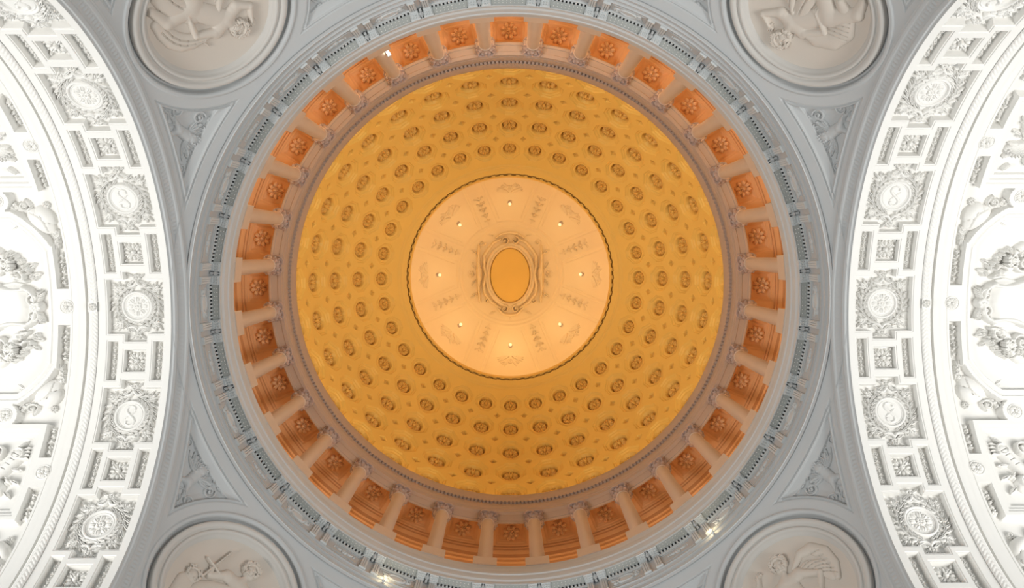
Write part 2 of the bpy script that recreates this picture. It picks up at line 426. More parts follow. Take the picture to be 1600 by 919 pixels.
# --- stepped ring under the drum, frieze, corona and parapet
struct(ring('trim_1', [(12.60, 31.46), (12.54, 31.55), (12.50, 31.55), (12.50, 31.62), (12.55, 31.68), (12.52, 31.82), (12.44, 31.86), (12.44, 31.93), (12.48, 31.98), (12.43, 32.10), (12.37, 32.12), (12.40, 32.22), (12.40, 33.85), (12.02, 33.85), (12.02, 33.40), (11.99, 33.40)], STONE), 'grey frieze ring with fillets at the foot of the drum')
struct(ring('trim_2', [(12.02, 33.38), (12.00, 33.42), (12.00, 33.62), (12.02, 33.66), (12.00, 33.74), (11.96, 33.80), (11.95, 33.98), (11.98, 34.02), (11.98, 34.30), (11.94, 34.36), (11.95, 34.72), (11.98, 34.78), (11.98, 34.96), (12.05, 35.02), (12.54, 35.02), (12.54, 36.72), (12.58, 36.78), (12.95, 36.78), (12.95, 35.05), (15.2, 35.0)], SILL), 'pale projecting cornice and parapet carrying the columns')
struct(ring('wall_gallery', [(15.1, 35.0), (15.1, 43.4), (15.02, 43.46), (15.02, 43.56), (15.08, 43.62), (15.08, 43.92), (15.0, 43.98), (15.0, 44.12), (15.06, 44.18), (15.06, 44.62), (14.98, 44.70), (14.90, 44.82), (14.90, 45.02), (14.84, 45.1), (14.84, 45.26), (14.78, 45.34), (14.78, 45.9)], OCHRE), 'orange lit wall behind the drum columns')
# coffered soffit of the gallery
def gallery_soffit():
    nr, na = 60, 32 * 60
    R = np.linspace(13.2, 14.95, nr); a = np.arange(na) * 2 * PI / na
    RR, AA = np.meshgrid(R, a, indexing='ij'); bay = (AA * 32 / (2 * PI) + .5) % 1 - .5; u = bay * 2 * PI / 32 * RR
    d = np.minimum(.86 - np.abs(u), np.minimum(RR - 13.42, 14.78 - RR))
    z = 45.3 + .12 * sstep(d, 0, .03) + .12 * sstep(d, .12, .16) + .06 * sstep(d, .2, .23)
    V = np.stack([RR * np.cos(AA), RR * np.sin(AA), z], -1).transpose(1, 0, 2)
    return npmesh('soffit', V, grid_faces(na, nr, wrap=True))
struct(link('ceiling_gallery', gallery_soffit(), OCHRE), 'coffered orange soffit between drum columns and wall')
# entablature above the columns
struct(ring('trim_3', [(13.34, 45.4), (13.34, 44.66), (13.28, 44.6), (13.16, 44.6), (13.14, 44.64), (12.82, 44.64), (12.80, 44.6), (12.62, 44.6), (12.60, 44.64), (12.60, 44.9), (12.57, 44.93), (12.57, 45.25), (12.55, 45.3), (12.60, 45.36), (12.62, 45.80), (12.62, 46.12), (12.50, 46.14), (12.47, 46.20), (12.47, 46.45), (12.50, 46.5), (12.45, 46.7), (12.44, 47.1), (12.47, 47.22), (12.52, 47.3), (13.22, 47.3)], ENTAB), 'pinkish entablature ring between the columns and the dome')
# --- coffered dome
ROWS = [(80.0, 2.30), (70.0, 2.26), (60.4, 2.10), (51.3, 1.95), (42.7, 1.74)]      # polar angle of each ring of coffers, cell size
def dome():
    P0 = 34.6; nph = 400; na = 72
    ph = np.radians(np.linspace(P0, 90, nph)); a = np.arange(32 * na) * 2 * PI / (32 * na)
    u1 = ((np.arange(na) / na + .5) % 1 - .5) * 2 * PI / 32
    PH, AZ = np.meshgrid(ph, u1, indexing='ij'); h = np.zeros_like(PH)
    for k, (r, wd) in enumerate(ROWS):
        v = (PH - math.radians(r)) * RD; u = AZ * RD * math.sin(math.radians(r)) if False else AZ * RD * np.sin(PH)
        u = u / wd; v = v / wd
        d8 = np.maximum(np.maximum(np.abs(u), np.abs(v)), (np.abs(u) + np.abs(v)) / 1.3066 * .98)
        d = np.hypot(u, v)
        h -= wd * (.042 * sstep(.43 - d8, 0, .014) + .038 * sstep(.37 - d8, 0, .014))
        h += wd * .02 * (sstep(d, .275, .285) - sstep(d, .30, .31)) * 0 - wd * .24 * sstep(.268 - d, 0, .014)
    for k in range(len(ROWS)):
        if k == 0: pr = 86.0; wd = 2.4
        else: pr = (ROWS[k][0] + ROWS[k - 1][0]) / 2; wd = (ROWS[k][1] + ROWS[k - 1][1]) / 2
        v = (PH - math.radians(pr)) * RD; u = (np.abs(AZ) - PI / 32) * RD * np.sin(PH)
        d = (np.abs(u) + np.abs(v)) / wd
        h -= wd * (.02 * sstep(.13 - d, 0, .015) + .10 * sstep(.105 - d, 0, .015))
    deg = np.degrees(PH)
    for e, d in ((37.4, .06), (36.6, .06)): h += d * sstep(e - deg, 0, .12)
    h = h[:, list(range(na))]; H = np.concatenate([h] * 32, 1); PHF = ph[:, None] + 0 * a[None]; A = 0 * PHF + a[None]
    r = RD - H
    V = np.stack([r * np.sin(PHF) * np.cos(A), r * np.sin(PHF) * np.sin(A), ZD + r * np.cos(PHF)], -1).transpose(1, 0, 2)
    return npmesh('dome', V, grid_faces(32 * na, nph, wrap=True))
struct(link('ceiling_dome', dome(), GOLD), 'golden dome with five rings of octagonal coffers and small diamonds')
ZE = ZD + RD * math.cos(math.radians(34.6)); RE = RD * math.sin(math.radians(34.6))
struct(ring('trim_4', [(RE + .02, ZE - .02), (7.49, ZE - .06), (7.46, ZE + .02), (7.45, ZE + .45), (7.31, ZE + .45), (7.30, ZE + .02), (7.25, ZE + .0), (7.22, ZE + .08), (7.20, ZE + .28), (7.20, ZE + .55), (7.24, ZE + .62), (9.4, ZE + .7), (9.4, 59.6)], GOLD), 'golden rim around the eye of the dome')
# --- inner shell seen through the eye
def shell_pos(rho, az, h=0):
    s = rho / 9.5; z = 59.5 + 6.5 * math.sqrt(max(0, 1 - s * s))
    n = np.array([rho / 9.5 ** 2 * math.cos(az), rho / 9.5 ** 2 * math.sin(az), (z - 59.5) / 6.5 ** 2]); n /= np.linalg.norm(n)
    return np.array([rho * math.cos(az), rho * math.sin(az), z]) - n * h, -n
def shell():
    nr, na = 220, 1024
    rho = 9.5 * np.sin(np.linspace(.001, PI / 2, nr)); a = np.arange(na) * 2 * PI / na
    R, A = np.meshgrid(rho, a, indexing='ij')
    sec = (A / (PI / 4) + .5) % 1 - .5; u = sec * PI / 4 * R                      # 0 at panel axes
    e = (np.abs(sec) - .5) * PI / 4 * R + .62                                     # >0 inside the ornament strip
    h = -.05 * sstep(-e, 0, .06) * (R > 4.3) + .05 * (sstep(R, 3.82, 3.86) - sstep(R, 3.94, 3.98)) + .05 * (sstep(R, 4.10, 4.14) - sstep(R, 4.2, 4.24))
    h = h - .04 * (sstep(-e, .22, .26) - sstep(-e, .3, .34)) * sstep(R, 4.6, 4.65)
    s = R / 9.5; z = 59.5 + 6.5 * np.sqrt(np.clip(1 - s * s, 0, None)) - h
    V = np.stack([R * np.cos(A), R * np.sin(A), z], -1).transpose(1, 0, 2)
    return npmesh('shell', V, grid_faces(na, nr, wrap=True))
struct(link('ceiling', shell(), SHELLP), 'glowing pale shell seen through the eye of the dome')

# ================================================================== DRUM: columns, gallery rosettes, brackets
def polar(R, az, z, inward=True):
    """frame whose x axis points to the centre of the rotunda, y along the ring, z up"""
    m = Matrix.Identity(4); c, s = math.cos(az), math.sin(az)
    X = (-c, -s, 0); Y = (s, -c, 0)
    for i in range(3): m[i][0] = X[i]; m[i][1] = Y[i]; m[i][2] = (0, 0, 1)[i]
    m[0][3], m[1][3], m[2][3] = R * c, R * s, z
    return m
def make_column():
    t = empty('drum_column', 'x', 'column')
    p = MB(); p.box((0.06, 0, .45), (1.08, 1.12, .90)); p.build('pedestal', PINKST, t)
    b = MB(); b.lathe([(.48, .90), (.48, .96), (.45, 1.0), (.42, 1.01), (.40, 1.05), (.42, 1.09), (.44, 1.12), (.42, 1.16), (.39, 1.18)], 28); b.build('base', PINKST, t, True)
    s = MB(); z0, z1 = 1.18, 7.13
    s.lathe([(.385 - .055 * (k / 10) ** 1.6, z0 + (z1 - z0) * k / 10) for k in range(11)], 36); s.lathe([(.345, 7.08), (.375, 7.11), (.345, 7.15)], 36); s.build('shaft', PINKST, t, True)
    c = MB(); c.lathe([(.32, 7.13), (.34, 7.36), (.37, 7.58), (.44, 7.76), (.46, 7.8)], 24)
    for ring_, (z, L, n, off) in enumerate(((7.16, .30, 8, 0), (7.28, .38, 8, PI / 8))):
        for k in range(n):
            a = off + 2 * PI * k / n; P = []; Fc = []
            for i in range(7):
                q = i / 6; rr = .345 + .05 * ring_ * q + .16 * q ** 2.2 + (.03 if q > .8 else 0); zz = z + L * (q if q < .8 else .8 - (q - .8) * .7); wdt = .115 * (1 - .55 * q ** 2)
                for sgn, dr in ((-1, -.012), (0, .028), (1, -.012)): P.append(((rr + dr) * math.cos(a) - sgn * wdt * math.sin(a), (rr + dr) * math.sin(a) + sgn * wdt * math.cos(a), zz))
            for i in range(6):
                for j in range(2): Fc.append((i * 3 + j, i * 3 + j + 1, i * 3 + 3 + j + 1, i * 3 + 3 + j))
            m = len(P); P2 = [(x * .96, y * .96, zq) for x, y, zq in P]; Fc2 = [tuple(m + v for v in f[::-1]) for f in Fc]; c.add(P + P2, Fc + Fc2)
    for k in range(4):
        a = PI / 4 + k * PI / 2; pts = []
        for i in range(20):
            q = i / 19; an = q * 3.2 * PI; r = .13 * (1 - .75 * q); cx = .50
            pts.append(((cx + r * math.cos(an + PI)) * math.cos(a), (cx + r * math.cos(an + PI)) * math.sin(a), 7.66 + r * math.sin(an + PI)))
        c.tube(pts, .042, 6)
        c.ball((.52 * math.cos(a), .52 * math.sin(a), 7.66), .05, 6)
        b2 = k * PI / 2; c.ball((.47 * math.cos(b2), .47 * math.sin(b2), 7.73), .075, 6)
    c.build('capital', CAPST, t)
    ab = MB(); P = []; n = 40
    for k in range(n):
        a = 2 * PI * k / n; r = .50 + .14 * (abs(math.sin(2 * a)) ** 1.5) ; P.append((r * math.cos(a), r * math.sin(a)))
    V = [(x, y, 7.8) for x, y in P] + [(x * 1.04, y * 1.04, 7.90) for x, y in P]
    ab.add(V, [(k, (k + 1) % n, n + (k + 1) % n, n + k) for k in range(n)] + [tuple(range(n - 1, -1, -1)), tuple(range(n, 2 * n))])
    ab.build('abacus', CAPST, t); return t
col0 = make_column(); first = True
for k in range(NB):
    a = 2 * PI * (k + .5) / NB
    o = col0 if k == 0 else dup(col0)
    o.matrix_world = polar(13.10, a, 36.70)
    tag(o, 'pale column of the drum on its pedestal, ' + clockhalf(around(k)), 'column', 'columns around the drum')

def make_gallery_rosette():
    t = empty('gallery_rosette', 'x', 'rosette')
    f = Field(-.55, .55, -.55, .55, .016)
    for i in range(8):
        a = 2 * PI * (i + .5) / 8; f.blob(.33 * math.cos(a), .33 * math.sin(a), .155, .125, a, .30); f.groove([(.22 * math.cos(a), .22 * math.sin(a)), (.4 * math.cos(a), .4 * math.sin(a))], .035, .06)
    f.disc(0, 0, .26, .05); relief(f, 'petals', OCHREL, t)
    g = Field(-.2, .2, -.2, .2, .012); g.blob(0, 0, .085, .085, 0, .12, .20)
    for i in range(6):
        a = 2 * PI * i / 6; g.blob(.12 * math.cos(a), .12 * math.sin(a), .045, .045, 0, .07, .1)
    relief(g, 'heart', OCHREL, t); return t
r0 = make_gallery_rosette()
for k in range(NB):
    a = 2 * PI * k / NB; o = r0 if k == 0 else dup(r0); c, s = math.cos(a), math.sin(a)
    place(o, (14.14 * c, 14.14 * s, 45.60), (s, -c, 0), (-c, -s, 0), (0, 0, -1))
    tag(o, 'eight petalled rosette on the gallery soffit, ' + clockpos(around(k)), 'rosette', 'rosettes on the gallery soffit')

def make_bracket():
    t = empty('cornice_bracket', 'x', 'bracket')
    m = MB()
    m.box((.03, 0, .52), (.06, .29, 1.04))
    for y in (-.085, 0, .085): m.box((.075, y, .56), (.04, .06, .90))
    m.box((.08, 0, 1.09), (.13, .31, .06)); m.box((.06, 0, .03), (.10, .31, .05)); m.build('pad', SILL, t)
    b = MB(); b.box((.21, 0, 1.20), (.40, .40, .10)); b.box((.19, 0, 1.135), (.35, .33, .04)); g = b
    for x in (.14, .24, .33):
        for y in (-.11, 0, .11): g.lathe([(.026, 0), (.036, .05)], 8, (x, y, 1.075))
    b.build('cap_block', SILL, t); return t
b0 = make_bracket(); ZF = 32.2
def make_pendant():
    m = MB(); P = [(.12, 0, 1.02), (.40, 0, 1.22), (.20, .10, 1.14), (.20, -.10, 1.14), (.20, 0, .98), (.2, 0, 1.3)]
    m.add(P, [(0, 4, 2), (0, 3, 4), (1, 2, 4), (1, 4, 3), (0, 2, 5), (0, 5, 3), (1, 5, 2), (1, 3, 5)]); m.box((.10, 0, 1.05), (.12, .10, .10))
    return m.build('arrow_pendant', STONE)
p0 = make_pendant()
n = 0
for k in range(NB):
    a = 2 * PI * (k + .5) / NB
    for j, dy in enumerate((-.275, .275)):
        o = b0 if n == 0 else dup(b0); n += 1
        o.matrix_world = polar(12.40, a, ZF) @ Matrix.Translation((0, dy, 0))
        tag(o, '%s flat bracket of the cornice pair %s' % (('clockwise', 'counterclockwise')[j], clockhalf(around(k))), 'bracket', 'paired brackets under the cornice')
    o = p0 if k == 0 else dup(p0); o.matrix_world = polar(12.40, a, ZF)
    tag(o, 'dark pointed pendant between the pair of brackets ' + clockhalf(around(k)), 'pendant', 'pendants between the brackets')
def make_mutule():
    t = empty('mutule_panel', 'x', 'panel')
    m = MB(); y0, y1 = .80, .66
    P = [(.10, -y0), (.30, -y0), (.385, -y1), (.385, y1), (.30, y0), (.10, y0)]
    V = [(x, y, 1.16 + x * .12) for x, y in P] + [(x, y, 1.30 + x * .12) for x, y in P]; k = len(P)
    m.add(V, [tuple(range(k - 1, -1, -1)), tuple(range(k, 2 * k))] + [(i, (i + 1) % k, k + (i + 1) % k, k + i) for i in range(k)])
    g = m; nslab = len(m.F)
    for r_, x in enumerate((.19, .30)):
        for i in range(8):
            y = -.56 + .16 * i; g.lathe([(.016, 0), (.024, .03)], 8, (x, y, 1.14 + x * .12))
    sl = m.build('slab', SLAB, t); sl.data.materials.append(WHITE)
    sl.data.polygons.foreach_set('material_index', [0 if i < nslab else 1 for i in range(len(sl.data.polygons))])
    d = MB()
    for i in range(11):
        y = -.78 + .156 * i; d.box((.06, y, 1.10), (.11, .085, .20))
    d.box((.04, 0, .95), (.08, 1.72, .08)); d.build('dentil_row', SILL, t)
    fr = MB()
    for (y, z, dy, dz) in ((0, .14, 1.5, .04), (0, .80, 1.5, .04), (-.74, .47, .04, .70), (.74, .47, .04, .70)): fr.box((.015, y, z), (.045, dy, dz))
    fr.build('panel_frame', STONE, t); return t
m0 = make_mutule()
def fr_orn(kind):
    f = Field(-.8, .8, -.45, .45, .014)
    if kind == 0:
        f.ringp(0, 0, .23, .035, .06, ab=(1.5, 1)); f.disc(0, 0, .19, .03, ab=(1.5, 1))
        for sx in (-1, 1):
            f.spiral((sx * .46, .10 * sx), .12, 1.2, 0, .028, .055, dr=sx); f.leaf((sx * .36, -.05 * sx), 0 if sx > 0 else PI, .30, .10, .05, curl=.9 * sx)
    else:
        f.flower(0, 0, .13, 6, .06)
        for sx in (-1, 1): f.leaf((sx * .14, 0), 0 if sx > 0 else PI, .26, .09, .05, curl=.4 * sx); f.blob(sx * .46, .02, .035, .035, 0, .05)
    return f.mesh('frieze_ornament')
FO = [fr_orn(0), fr_orn(1)]
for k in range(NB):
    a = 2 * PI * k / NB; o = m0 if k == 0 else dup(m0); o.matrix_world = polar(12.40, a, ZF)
    tag(o, 'shaded slab with white drops under the cornice, ' + clockpos(around(k)), 'panel', 'slabs under the cornice')
    c, s = math.cos(a), math.sin(a); o = link('frieze_ornament', FO[k % 2], SILL)
    place(o, (12.385 * c, 12.385 * s, ZF + .47), (s, -c, 0), (0, 0, 1), (-c, -s, 0)) if False else place(o, (12.385 * c, 12.385 * s, ZF + .47), (-s, c, 0), (0, 0, 1), (-c, -s, 0), mir=-1)
    tag(o, ('oval scroll ornament' if k % 2 == 0 else 'small flower ornament') + ' on the grey frieze, ' + clockpos(around(k)), 'ornament', 'frieze ornaments between the brackets')
# dentils of the upper entablature
d = MB()
for k in range(352):
    a = 2 * PI * k / 352; d.box((12.555 * math.cos(a), 12.555 * math.sin(a), 46.06), (.15, .13, .17), a)
struct(d.build('trim_5', ENTAB), 'row of fine dentils below the dome')
# meander blocks round the eye
d = MB()
for k in range(80):
    a = 2 * PI * k / 80; b_ = a + PI / 80
    d.box((7.33 * math.cos(a), 7.33 * math.sin(a), ZE + .03), (.08, .26, .10), a); d.box((7.43 * math.cos(b_), 7.43 * math.sin(b_), ZE + .04), (.07, .26, .10), b_)
struct(d.build('trim_6', GOLD), 'meander of small blocks around the eye of the dome')
# a bare lamp beside one column, upper left of the photo
t = empty('strip_lamp', 'small bright white strip lamp beside a column at the upper left of the drum', 'lamp')
l = MB(); l.tube([(0, 0, 0), (0, 0, 1.15)], .07, 10); l.build('tube', LAMP, t, True)
l = MB(); l.box((-.08, 0, .55), (.06, .16, 1.3)); l.box((0, 0, -.06), (.2, .18, .10)); l.box((0, 0, 1.2), (.2, .18, .1)); l.build('housing', SILL, t)
t.matrix_world = polar(12.70, math.radians(-116.6), 37.72)

# ================================================================== DOME rosettes
def make_dome_rosette():
    t = empty('dome_rosette', 'x', 'rosette')
    f = Field(-.26, .26, -.26, .26, .0068)
    for i in range(6):
        a = 2 * PI * (i + .5) / 6; f.blob(.130 * math.cos(a), .130 * math.sin(a), .082, .072, a, .10, .08)
        a += PI / 6; f.blob(.172 * math.cos(a), .172 * math.sin(a), .042, .030, a, .07, .06)
    f.disc(0, 0, .10, .09)
    for i in range(6):
        a = 2 * PI * (i + .5) / 6; f.groove([(.085 * math.cos(a), .085 * math.sin(a)), (.175 * math.cos(a), .175 * math.sin(a))], .022, .06)
    relief(f, 'petals', ROSEG, t, eps=.003)
    g = Field(-.07, .07, -.07, .07, .006); g.blob(0, 0, .045, .045, 0, .06, .15); relief(g, 'heart', ROSEG, t, eps=.003); return t
def dome_frame(phi, az, R, zc):
    sp, cp, ca, sa = math.sin(phi), math.cos(phi), math.cos(az), math.sin(az)
    P = np.array([R * sp * ca, R * sp * sa, zc + R * cp]); N = -np.array([sp * ca, sp * sa, cp]); V = np.array([-cp * ca, -cp * sa, sp])
    return P, np.cross(V, N), V, N
dr = make_dome_rosette(); n = 0
RN = ['outermost dome ring', 'second dome ring from outside', 'middle dome ring', 'second dome ring from the eye', 'innermost dome ring']
for r_, (ph, wd) in enumerate(ROWS):
    for k in range(NB):
        o = dr if n == 0 else dup(dr); n += 1
        P, U, V, N = dome_frame(math.radians(ph), 2 * PI * k / NB, RD + .298 * wd, ZD)
        place(o, P, U, V, N, wd * 1.08)
        tag(o, 'rosette, ' + RN[r_] + ', ' + clockpos(around(k)), 'rosette', 'rosettes in the dome coffers')

# ================================================================== INNER SHELL: cartouche, arabesques, hooks
t = empty('oval_cartouche', 'large oval cartouche with scrolled frame at the centre of the ceiling', 'cartouche')
f = Field(-3.9, 3.9, -4.0, 4.2, .028)
f.disc(0, -.1, 1.0, .22, ab=(1.62, 2.22), edge=.03); relief(f, 'oval_plate', GOLD, t)
f = Field(-3.9, 3.9, -4.0, 4.2, .026)
f.ringp(0, -.1, 1.0, .055, .42, ab=(1.72, 2.32)); f.ringp(0, -.1, 1.0, .09, .30, ab=(1.92, 2.52))
f.H[np.hypot(f.u[:, None] / 1.60, (f.v[None] + .1) / 2.2) < 1] = 0
relief(f, 'oval_frame', SHELLP, t)
f = Field(-3.9, 3.9, -4.2, 4.4, .026)
for sx in (-1, 1):
    f.path([(sx * 2.5, 2.35), (sx * 2.55, 1.2), (sx * 2.5, 0), (sx * 2.55, -1.2), (sx * 2.45, -2.25)], [.10, .13, .2, .13, .10], .55)
    f.path([(sx * 2.5, .35), (sx * 2.5, -.35)], .26, .5)
    f.spiral((sx * .42, 2.75), .34, 1.3, PI / 2 * sx, .085, .5, dr=-sx); f.spiral((sx * .45, -2.8), .32, 1.3, PI / 2, .085, .5, dr=sx)
    f.path([(sx * .75, 2.85), (sx * 1.3, 2.55), (sx * 1.75, 2.0), (sx * 2.1, 1.5), (sx * 2.1, .6), (sx * 1.98, 0), (sx * 2.15, -.9), (sx * 2.05, -1.6), (sx * 1.5, -2.3), (sx * .8, -2.75)], [.08, .14, .16, .14, .12, .12, .13, .14, .14, .10], .45)
    f.path([(sx * .0, 3.35), (sx * .6, 3.28), (sx * 1.15, 2.95)], [.16, .13, .08], .5); f.path([(sx * .0, -3.35), (sx * .55, -3.25), (sx * 1.05, -2.75), (sx * 1.2, -2.45)], [.16, .13, .09, .08], .5)
    f.spiral((sx * 2.25, 2.55), .28, 1.2, 0, .07, .4, dr=sx); f.spiral((sx * 1.85, -2.15), .24, 1.2, 0, .07, .42, dr=-sx)
f.H *= 1.1; relief(f, 'scroll_frame', SHELLP, t)
f = Field(-4.1, 4.1, -4.3, 4.4, .028)
for sx in (-1, 1):
    f.acanthus((sx * 2.65, 1.6), PI / 2 - sx * .9, 1.3, .7, .28); f.acanthus((sx * 2.65, -1.5), -PI / 2 + sx * .9, 1.3, .7, .28)
    f.flower(sx * 3.2, 0, .40, 6, .28); f.acanthus((sx * 2.8, .4), PI / 2 - sx * .5, .9, .5, .22); f.acanthus((sx * 2.8, -.4), -PI / 2 + sx * .5, .9, .5, .22)
    f.acanthus((sx * 1.3, 3.1), PI / 2 - sx * 1.3, 1.1, .6, .26); f.acanthus((sx * 1.2, -3.0), -PI / 2 + sx * 1.1, 1.2, .6, .26)
    for q in range(5): f.flower(sx * (3.0 + .18 * (q % 2)), -1.1 + q * .55, .17, 5, .2)
f.flower(0, 3.75, .25, 6, .26); f.leaf((0, -3.5), -PI / 2, .6, .4, .3); f.H *= 1.5; relief(f, 'foliage', SHELLP, t)
place(t, (.0, .0, 65.88), (1, 0, 0), (0, -1, 0), (0, 0, -1))
def arabesque():
    f = Field(-.62, .62, -1.9, 1.9, .022)
    f.flower(0, 1.55, .22, 6, .13); f.cap((0, 1.4), (0, -1.5), .03, .02, .08)
    for q in range(5):
        v = 1.15 - q * .52; s = 1 - q * .10
        for sx in (-1, 1):
            f.spiral((sx * .30 * s, v), .14 * s, 1.1, PI if sx > 0 else 0, .035, .11, dr=sx); f.leaf((0, v - .28), PI / 2 - sx * .9, .42 * s, .15 * s, .11, curl=sx * .6)
        f.blob(0, v, .07, .10, 0, .13)
    f.leaf((0, -1.25), -PI / 2, .5, .24, .12); f.blob(0, -1.8, .05, .05, 0, .1); f.H *= 1.35; return f.mesh('arabesque')
am = arabesque()
SEC8 = ['top', 'upper right', 'right', 'lower right', 'bottom', 'lower left', 'left', 'upper left']
def shell_place(o, rho, az, up_out=False, off=0):
    P, N = shell_pos(rho, az, off); U = np.array([-math.sin(az), math.cos(az), 0]); V = np.cross(N, U)
    return place(o, P, U, V, N)
for k in range(8):
    az = -PI / 2 + PI / 8 + k * PI / 4
    o = link('arabesque', am, SHELLP); shell_place(o, 5.55, az, off=-.04)
    P, N = shell_pos(5.55, az)
    tag(o, 'drop shaped leaf arabesque on the glowing shell, ' + ['just right of the top', 'right, upper of two', 'right, lower of two', 'just right of the bottom', 'just left of the bottom', 'left, lower of two', 'left, upper of two', 'just left of the top'][k], 'ornament', 'arabesques on the glowing shell')
hk = empty('lamp_hook', 'x', 'lamp')
m = MB(); m.lathe([(.16, 0), (.16, .06), (.07, .1), (.05, .22)], 14); m.build('socket', CAPST, hk, True)
m = MB(); m.ball((0, 0, .32), .13, 10); m.build('bulb', BULB, hk, True)
pl = Field(-1.3, 1.3, -.9, .9, .03)
for sx in (-1, 1):
    pl.acanthus((sx * .1, -.3), PI / 2 - sx * 1.25, 1.0, .5, .09); pl.spiral((sx * .55, .25), .2, 1.2, 0, .04, .08, dr=sx); pl.leaf((sx * .2, .1), PI / 2 - sx * .5, .55, .2, .08)
pl.flower(0, .1, .26, 6, .1); pl.H *= 1.2; plm = pl.mesh('panel_spray')
for k in range(8):
    az = -PI / 2 + k * PI / 4; o = hk if k == 0 else dup(hk); shell_place(o, 5.75, az)
    P, N = shell_pos(5.75, az, 1.7); point('bulb_glow', P, 17 + (26 if k == 4 else 0) + (8 if k in (3, 5) else 0), (1, .80, .42), .1)
    tag(o, 'small bulb in a dark socket on the %s panel of the glowing shell' % SEC8[k], 'lamp', 'small bulbs on the glowing shell')
    o = link('panel_spray', plm, SHELLP); shell_place(o, 6.75, az, off=-.04)
    tag(o, 'faint leaf spray beyond the bulb, %s panel of the shell' % SEC8[k], 'ornament', 'leaf sprays on the glowing shell')

# ================================================================== PENDENTIVES: medallions with reliefs, and relief panels
def figure(f, head, neck, sh, hips, arms, legs, k=.18, h=.34, drape=True):
    """low relief figure as one blended surface"""
    f.cap(sh[0], sh[1], .26, .26, h, k=k); mid = ((sh[0][0] + sh[1][0]) / 2, (sh[0][1] + sh[1][1]) / 2)
    f.cap(mid, hips, .38, .40, h * 1.05, k=k); f.cap(neck, mid, .12, .18, h, k=k)
    for a_ in arms:
        for i in range(len(a_) - 1): f.cap(a_[i], a_[i + 1], .19 - .05 * i, .14 - .05 * i, h * 1.05, k=.1)
        e = a_[-1]; d = math.atan2(a_[-1][1] - a_[-2][1], a_[-1][0] - a_[-2][0])
        f.cap(e, (e[0] + .10 * math.cos(d), e[1] + .10 * math.sin(d)), .085, .075, h * 1.1, k=.05)
        for q in range(4):
            dd = d - .42 + q * .26; L = (.15, .18, .175, .14)[q]; s = (e[0] + .12 * math.cos(dd), e[1] + .12 * math.sin(dd)); m_ = (s[0] + L * .55 * math.cos(dd), s[1] + L * .55 * math.sin(dd))
            f.path([s, m_, (m_[0] + L * .5 * math.cos(dd - .5), m_[1] + L * .5 * math.sin(dd - .5))], [.03, .027, .022], h * .5, base=h * .45)
        f.path([e, (e[0] + .14 * math.cos(d + 1.1), e[1] + .14 * math.sin(d + 1.1))], [.04, .028], h * .5, base=h * .45)
    for l_ in legs:
        for i in range(len(l_) - 1): f.cap(l_[i], l_[i + 1], .36 - .12 * i, .26 - .10 * i, h * 1.1, k=.15)
        e = l_[-1]; f.cap(e, (e[0] + .26, e[1] - .08), .11, .07, h * .9, k=.05)
def head(f, c, r, look=0, h=.42, mir=1):
    """head in relief with face, ears and curled hair; look = direction of the crown"""
    ca, sa = math.cos(look), math.sin(look)
    def T(x, y): x *= mir * r; y *= r; return (c[0] + x * sa + y * ca, c[1] - x * ca + y * sa)
    f.blob(*T(0, 0), r * 1.18, r * .88, look, h); f.blob(*T(0, -.35), r * .8, r * .62, look, h * .96)
    f.path([T(0, .25), T(0, -.18)], [r * .07, r * .14], .07, base=h * .86); f.path([T(-.12, -.2), T(.12, -.2)], r * .09, .05, base=h * .86)
    for s in (-1, 1):
        f.groove([T(s * .52, .12), T(s * .22, .10)], r * .11, .07); f.blob(*T(s * .36, .09), r * .13, r * .09, look + PI / 2, .035, h * .80)
        f.path([T(s * .62, .26), T(s * .36, .36), T(s * .14, .28)], r * .06, .04, base=h * .84); f.blob(*T(s * .93, .02), r * .20, r * .12, look, h * .62)
        f.blob(*T(s * .42, -.32), r * .24, r * .22, 0, .03, h * .78)
    f.path([T(-.26, -.50), T(0, -.46), T(.26, -.50)], r * .065, .05, base=h * .80); f.groove([T(-.27, -.56), T(.27, -.56)], r * .05, .05); f.path([T(-.18, -.64), T(.18, -.64)], r * .07, .045, base=h * .78)
    f.blob(*T(0, -.92), r * .22, r * .2, look, h * .82)
def hair(f, c, r, look, h=.46, mir=1, n=15):
    ca, sa = math.cos(look), math.sin(look)
    for i in range(n):
        a = -.35 * PI + 1.7 * PI * i / (n - 1) - .0; x, y = 1.0 * math.cos(a) * mir, .35 + .85 * math.sin(a)
        if y < -.45: continue
        p = (c[0] + (x * sa + y * ca) * r, c[1] + (-x * ca + y * sa) * r); f.spiral(p, r * .24, 1.0, i * 1.3, r * .10, .07, h * .82, dr=(-1) ** i)
    for i in range(9):
        a = .12 * PI + .76 * PI * i / 8; x, y = .7 * math.cos(a), .35 + .55 * math.sin(a); p = (c[0] + (x * sa + y * ca) * r, c[1] + (-x * ca + y * sa) * r); f.blob(*p, r * .2, r * .16, a + look, .07, h * .86)
def folds(f, lines, r=.035, d=.07):
    for l_ in lines:
        n = len(l_); f.groove(l_, r, d)
        f.path([(x + r * 1.5, y + r * .6) for x, y in l_], r * .9, .035, base=float(np.mean([.20])))
def seg(p, q, b=0, n=7):
    """curved polyline from p to q bulging sideways by b"""
    dx, dy = q[0] - p[0], q[1] - p[1]; return [(p[0] + dx * i / (n - 1) - dy * b * math.sin(PI * i / (n - 1)), p[1] + dy * i / (n - 1) + dx * b * math.sin(PI * i / (n - 1))) for i in range(n)]
def mask_disc(f, R):
    f.H[np.hypot(f.u[:, None], f.v[None]) > R] = 0
